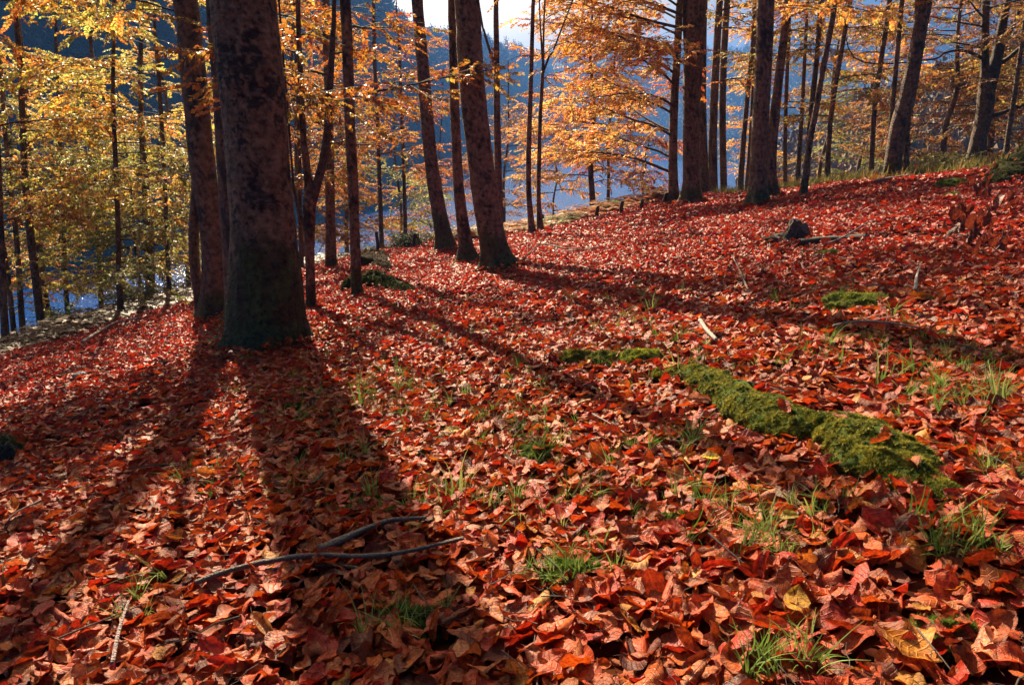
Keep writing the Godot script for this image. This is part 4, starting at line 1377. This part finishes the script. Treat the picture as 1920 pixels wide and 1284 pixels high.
	tree({"l": "large dark tree forked into two trunks near the right edge", "p": [[1830, 302, 32], [1836, 260, 27], [1845, 220, 27], [1850, 180, 30], [1848, 130, 15], [1848, 60, 14], [1850, 0, 14]], "h": 13.0, "mo": 0.2, "sd": 26, "per": 11, "li": 0.7, "fork": [[[1850, 190, 24], [1862, 140, 22], [1872, 100, 21], [1876, 70, 19], [1884, 30, 17], [1892, 0, 15]], [[1874, 120, 9], [1890, 110, 7], [1920, 85, 5], [1950, 70, 4]], [[1852, 218, 9], [1878, 212, 7], [1905, 200, 6], [1930, 190, 4]], [[1886, 62, 8], [1902, 48, 6], [1925, 40, 5]], [[1845, 110, 6], [1810, 95, 5], [1775, 98, 4], [1740, 112, 3]]], "lb": [[2.6, 6.5, 10, -80, 50, 2.2, 0.25, 0.22, 3], [3, 7, 6, 90, 50, 2.2, 0.4, 0.35, 3]]})
	tree({"l": "thin violet grey stem right of the large forked tree", "p": [[1886, 297, 10], [1892, 250, 9], [1900, 200, 9], [1910, 130, 8], [1920, 60, 7]], "h": 9.0, "z": 18.0, "lb": [[1.5, 6, 10, 0, 180, 1.6, 0.2, 0.7, 4]]})
	# the left hand stand
	var LL := [[0.9, 3.2, 8, 0, 180, 2.0, 0.15, 0.8, 5], [2.4, 5.8, 10, 0, 180, 2.0, 0.15, 0.72, 0]]
	tree({"l": "left leaning trunk of the pair standing at the far left bracken", "p": [[92, 624, 19], [82, 560, 15], [72, 465, 14], [62, 380, 14], [55, 320, 14], [44, 170, 15], [32, 55, 13], [26, 0, 12]], "h": 11.0, "mo": 0.3, "lb": [[2.4, 6, 9, 40, 120, 2.0, 0.2, 0.6, 2]]})
	tree({"l": "dark trunk close beside the left leaning one at far left", "p": [[78, 622, 15], [68, 540, 14], [57, 450, 13], [50, 380, 12], [44, 300, 11], [38, 150, 10]], "h": 9.0, "mo": 0.2, "z": 13.6, "li": 0.75, "lb": [[2.5, 6, 6, 0, 180, 1.8, 0.2, 0.6, 0]]})
	tree({"l": "trunk cut by the left edge of the wood, dark and upright", "p": [[11, 652, 15], [6, 580, 13], [2, 480, 12], [-3, 350, 11], [-8, 200, 10]], "h": 10.0, "lb": [[1.5, 6, 9, 30, 120, 2.0, 0.2, 0.6, 2]]})
	tree({"l": "pale thin stem between the left edge trunk and the pair", "p": [[41, 612, 11], [30, 450, 9], [14, 310, 8], [4, 190, 7]], "h": 8.0, "z": 15.0, "lb": [[1.2, 6, 9, 0, 180, 1.7, 0.15, 0.6, 0]]})
	tree({"l": "grey thin stem leaning left at the far left edge", "p": [[25, 622, 10], [14, 520, 9], [2, 440, 8], [-8, 330, 7]], "h": 8.0, "z": 15.5, "lb": [[1.2, 6, 8, 60, 90, 1.7, 0.15, 0.6, 0]]})
	tree({"l": "slim dark tree standing alone between the pair and the stout trunk", "p": [[227, 592, 13], [222, 520, 10], [221, 440, 9], [217, 330, 9], [213, 240, 8], [211, 150, 7], [213, 60, 6]], "h": 9.0, "li": 0.7, "lb": LL})
	tree({"l": "broader grey trunk right of the slim dark tree", "p": [[283, 574, 20], [280, 500, 16], [277, 430, 15], [271, 330, 13], [265, 240, 11], [262, 140, 9]], "h": 9.5, "z": 18.5, "lb": LL})
	tree({"l": "thin black stem left of the stout dark trunk", "p": [[317, 570, 10], [314, 480, 8], [310, 390, 8], [306, 300, 8], [301, 210, 8], [296, 130, 7]], "h": 8.0, "z": 17.0, "li": 0.6, "lb": LL})
	tree({"l": "wispy curved sapling left of the broader grey trunk", "p": [[268, 548, 5], [255, 490, 4], [250, 420, 4], [245, 355, 3]], "h": 5.0, "z": 18.0, "n": "young_beech_tree", "lb": [[1.2, 4, 8, 0, 180, 1.3, 0.05, 0.85, 0]]})
	tree({"l": "slim dark stem just left of the slim dark lone tree", "p": [[190, 600, 10], [186, 500, 8], [180, 380, 8], [176, 240, 7], [170, 100, 6], [168, 0, 6]], "h": 9.0, "z": 19.0, "li": 0.7, "lb": [[2.6, 6, 7, 0, 180, 1.7, 0.15, 0.7, 5]]})
	tree({"l": "slim dark stem between the pair and the slim dark lone tree, nearer the pair", "p": [[128, 612, 9], [120, 500, 8], [118, 380, 7], [110, 240, 7], [104, 90, 6]], "h": 9.0, "z": 18.0, "li": 0.7, "lb": [[2.0, 6, 8, 0, 180, 1.7, 0.15, 0.7, 5]]})
	tree({"l": "thin stem seen between the massive trunk and the forked grey tree", "p": [[566, 520, 9], [562, 400, 8], [560, 260, 8], [556, 120, 7], [552, 0, 6]], "h": 10.0, "z": 20.0, "li": 0.7, "lb": [[1.8, 6.5, 10, 0, 180, 1.9, 0.15, 0.7, 2]]})
	tree({"l": "thin stem right of the thin straight trunk, behind its boughs", "p": [[716, 470, 9], [712, 360, 8], [708, 240, 7], [702, 110, 7], [700, 0, 6]], "h": 10.0, "z": 25.0, "li": 0.7, "lb": [[2.4, 7.0, 10, 0, 180, 2.1, 0.15, 0.7, 2]]})
	tree({"l": "thin stem seen left of the dark leaning trunk of the three", "p": [[760, 440, 8], [757, 330, 7], [752, 200, 6], [748, 80, 5]], "h": 9.0, "z": 27.0, "li": 0.7, "lb": [[3.0, 7.5, 10, 0, 180, 2.0, 0.15, 0.7, 6]]})
	# trees further down the bank, crowns seen between the trunks
	far_tree(-32.5, 24.0, 0.2, 13.0, Vector2(-0.03, 0), [[3.0, 9.5, 13, 0, 180, 2.5, 0.15, 0.6, 0]], "golden tree down the bank behind the left leaning pair")
	far_tree(-28.0, 26.0, 0.22, 14.0, Vector2(0.02, 0), [[3.0, 9.5, 13, 0, 180, 2.8, 0.15, 0.6, 0]], "yellow green tree down the bank behind the slim dark tree")
	far_tree(-23.5, 27.0, 0.2, 14.0, Vector2(-0.02, 0), [[3.0, 9.5, 13, 0, 180, 2.6, 0.15, 0.6, 0]], "golden tree down the bank behind the stout dark trunk")
	far_tree(-15.8, 27.0, 0.22, 13.0, Vector2(0.02, 0), [[1.5, 8.5, 17, 0, 180, 2.6, 0.15, 0.85, 2]], "russet tree down the bank behind the forked grey tree")
	far_tree(-12.3, 31.0, 0.2, 13.0, Vector2(-0.01, 0), [[1.5, 8.5, 17, 0, 180, 2.5, 0.15, 0.85, 2]], "orange brown tree down the bank behind the thin straight trunk")
	far_tree(-8.3, 32.0, 0.16, 9.0, Vector2(-0.02, 0), [[1.0, 5.5, 18, 0, 180, 2.0, 0.05, 0.8, 5]], "green gold young tree below the brow by the dark green bush")
	far_tree(-5.5, 38.0, 0.2, 12.0, Vector2(0.02, 0), [[1.5, 8.5, 24, 0, 180, 2.5, 0.2, 0.8, 6]], "red orange tree below the brow between the leaning trunks")
	far_tree(-0.6, 36.0, 0.24, 12.0, Vector2(0.01, 0), [[3.0, 11.0, 26, 0, 180, 2.3, 0.15, 0.7, 4]], "dull purple brown tree seen behind the twin saplings")
	far_tree(6.0, 27.5, 0.26, 8.5, Vector2(-0.01, 0), [[1.8, 8.0, 26, 0, 180, 2.4, 0.2, 0.75, 1]], "bright orange tree standing at the fence before the water")
	far_tree(7.2, 29.0, 0.16, 8.5, Vector2(0.01, 0), [[2.4, 8.0, 18, 0, 180, 2.2, 0.12, 0.9, 6]], "orange red tree just right of the bright orange one at the fence")
	far_tree(9.6, 28.5, 0.12, 3.2, Vector2(0.06, 0), [[0.6, 3.0, 12, 0, 180, 1.1, 0.2, 0.8, 6]], "low orange bushy tree beside the fence at the foot of the cluster")
	far_tree(3.2, 30.0, 0.12, 7.0, Vector2(0.0, 0), [[1.2, 6.5, 20, 0, 180, 1.8, 0.1, 0.85, 1]], "slender golden tree left of the bright orange one")
	far_tree(17.2, 34.0, 0.18, 11.0, Vector2(0.03, 0), [[2.0, 9.0, 18, 0, 180, 2.3, 0.15, 0.62, 1]], "olive gold tree behind the gap left of the stout speckled trunk")
	far_tree(22.0, 34.0, 0.18, 11.0, Vector2(0.04, 0), [[1.0, 8.5, 20, 0, 180, 2.3, 0.15, 0.65, 3]], "yellow tree down the bank behind the slanting grey tree")
	far_tree(24.5, 40.0, 0.2, 9.0, Vector2(0.0, 0), [[0.6, 5.5, 20, 0, 180, 2.3, 0.1, 0.8, 5]], "green and gold tree behind the two slender dark stems")
	far_tree(27.0, 30.0, 0.18, 7.0, Vector2(0.02, 0), [[0.5, 5.5, 24, 0, 180, 2.2, 0.1, 0.8, 4]], "russet tree right of the thick dark leaning trunk")
	far_tree(29.4, 27.0, 0.2, 7.5, Vector2(-0.02, 0), [[0.5, 6.2, 26, 0, 180, 2.3, 0.1, 0.8, 4]], "orange tree behind the left limb of the large forked tree")
	far_tree(31.8, 30.0, 0.2, 8.0, Vector2(0.02, 0), [[0.5, 7.0, 30, 0, 180, 2.3, 0.1, 0.9, 4]], "dull orange tree behind the large forked tree")
	far_tree(34.5, 26.0, 0.2, 8.0, Vector2(0.02, 0), [[0.5, 7.0, 30, 0, 180, 2.2, 0.1, 0.9, 3]], "olive gold tree at the right edge behind the violet grey stem")
	far_tree(37.5, 30.0, 0.2, 9.0, Vector2(0.02, 0), [[0.5, 8.0, 22, 0, 180, 2.4, 0.1, 0.9, 4]], "russet tree past the right edge of the slope")

# ---------------------------------------------------------------- all of it
func _ready() -> void:
	var cam := Camera3D.new()
	cam.name = "camera"
	cam.position = eye
	cam.rotation_degrees = Vector3(-PITCH, 0, 0)
	cam.fov = rad_to_deg(2.0 * atan(642.0 / FOCAL))
	cam.near = 0.05
	cam.far = 6000.0
	add_child(cam)
	cam.current = true
	var env := Environment.new()
	env.background_mode = Environment.BG_SKY
	var sky_m := ProceduralSkyMaterial.new()
	sky_m.sky_top_color = Color(0.36, 0.54, 0.88)
	sky_m.sky_horizon_color = Color(0.97, 0.97, 0.97)
	sky_m.sky_curve = 0.13
	sky_m.ground_horizon_color = Color(0.5, 0.55, 0.6)
	sky_m.ground_bottom_color = Color(0.15, 0.13, 0.12)
	sky_m.sky_energy_multiplier = 0.105
	sky_m.sun_angle_max = 52.0
	sky_m.sun_curve = 0.85
	var sky := Sky.new()
	sky.sky_material = sky_m
	env.sky = sky
	env.tonemap_mode = Environment.TONE_MAPPER_LINEAR
	env.tonemap_exposure = 4.4
	env.sdfgi_enabled = true
	env.ssao_enabled = true
	env.ssil_enabled = true
	env.fog_enabled = true
	env.fog_density = 0.0006
	env.fog_light_color = Color(0.38, 0.62, 1.0)
	var we := WorldEnvironment.new()
	we.name = "world_environment"
	we.environment = env
	add_child(we)
	var sun := DirectionalLight3D.new()
	sun.name = "sun"
	sun.light_energy = 1.6
	sun.light_color = Color(1.0, 0.92, 0.78)
	sun.light_angular_distance = 0.5
	sun.shadow_enabled = true
	add_child(sun)
	var az := deg_to_rad(-20.6)
	var el := deg_to_rad(36.0)
	sun.look_at_from_position(Vector3.ZERO, -Vector3(sin(az) * cos(el), sin(el), -cos(az) * cos(el)), Vector3.UP)

	n_a = noise(0.01, 1, 3)
	n_b = noise(0.01, 2, 3)
	n_c = noise(0.01, 3, 2)
	materials()
	make_sprays()
	make_leaves()
	shoot_mat = litter_mat.duplicate()
	shoot_mat.albedo_color = Color(0.2, 0.055, 0.035).linear_to_srgb()
	make_setting()
	make_trees()
	make_fence()
	make_objects()
	shrub(770, 20.5, 1.0, 0.45, 160, Color(0.04, 0.06, 0.02), Color(0.08, 0.1, 0.03), "dark green bush between the two fence posts", 201)
	shrub(240, 17.0, 1.3, 0.75, 200, Color(0.2, 0.26, 0.08), Color(0.32, 0.34, 0.12), "pale green shrub at the foot of the slim dark tree", 202)
	shrub(110, 15.5, 1.0, 0.8, 150, Color(0.16, 0.24, 0.06), Color(0.3, 0.32, 0.1), "light green shrub behind the left leaning pair", 203)
	shrub(52, 15.0, 0.9, 0.6, 130, Color(0.18, 0.26, 0.06), Color(0.32, 0.32, 0.1), "low green bush between the left edge trunk and the leaning pair", 205)
	shrub(325, 17.5, 1.1, 0.5, 130, Color(0.24, 0.26, 0.08), Color(0.36, 0.28, 0.1), "yellow green bush at the foot of the thin black stem", 206)
	shrub(1760, 16.5, 1.5, 0.3, 110, Color(0.16, 0.16, 0.05), Color(0.3, 0.24, 0.08), "low green undergrowth left of the large forked tree", 204)
	shoot(1790, 440, 55, 5, "leafless stemmed shoot with brown leaves in the middle of the right slope", 301)
	shoot(1845, 450, 48, 5, "shoot with upright brown leaves right of its neighbour", 302)
	shoot(1815, 470, 40, 4, "short shoot with drooping brown leaves in front of two others", 303)
	shoot(1835, 375, 40, 4, "shoot with dark red leaves beside the moss hummock", 304)
	shoot(1890, 400, 36, 4, "low brown leaved shoot nearest the thick dark root", 305)
	shoot(1870, 480, 34, 4, "dark low shoot at the right, below the other shoots", 306)
	ivy(418, 672, "ivy climbing at the left foot of the massive trunk")
	make_undergrowth()
	make_litter()
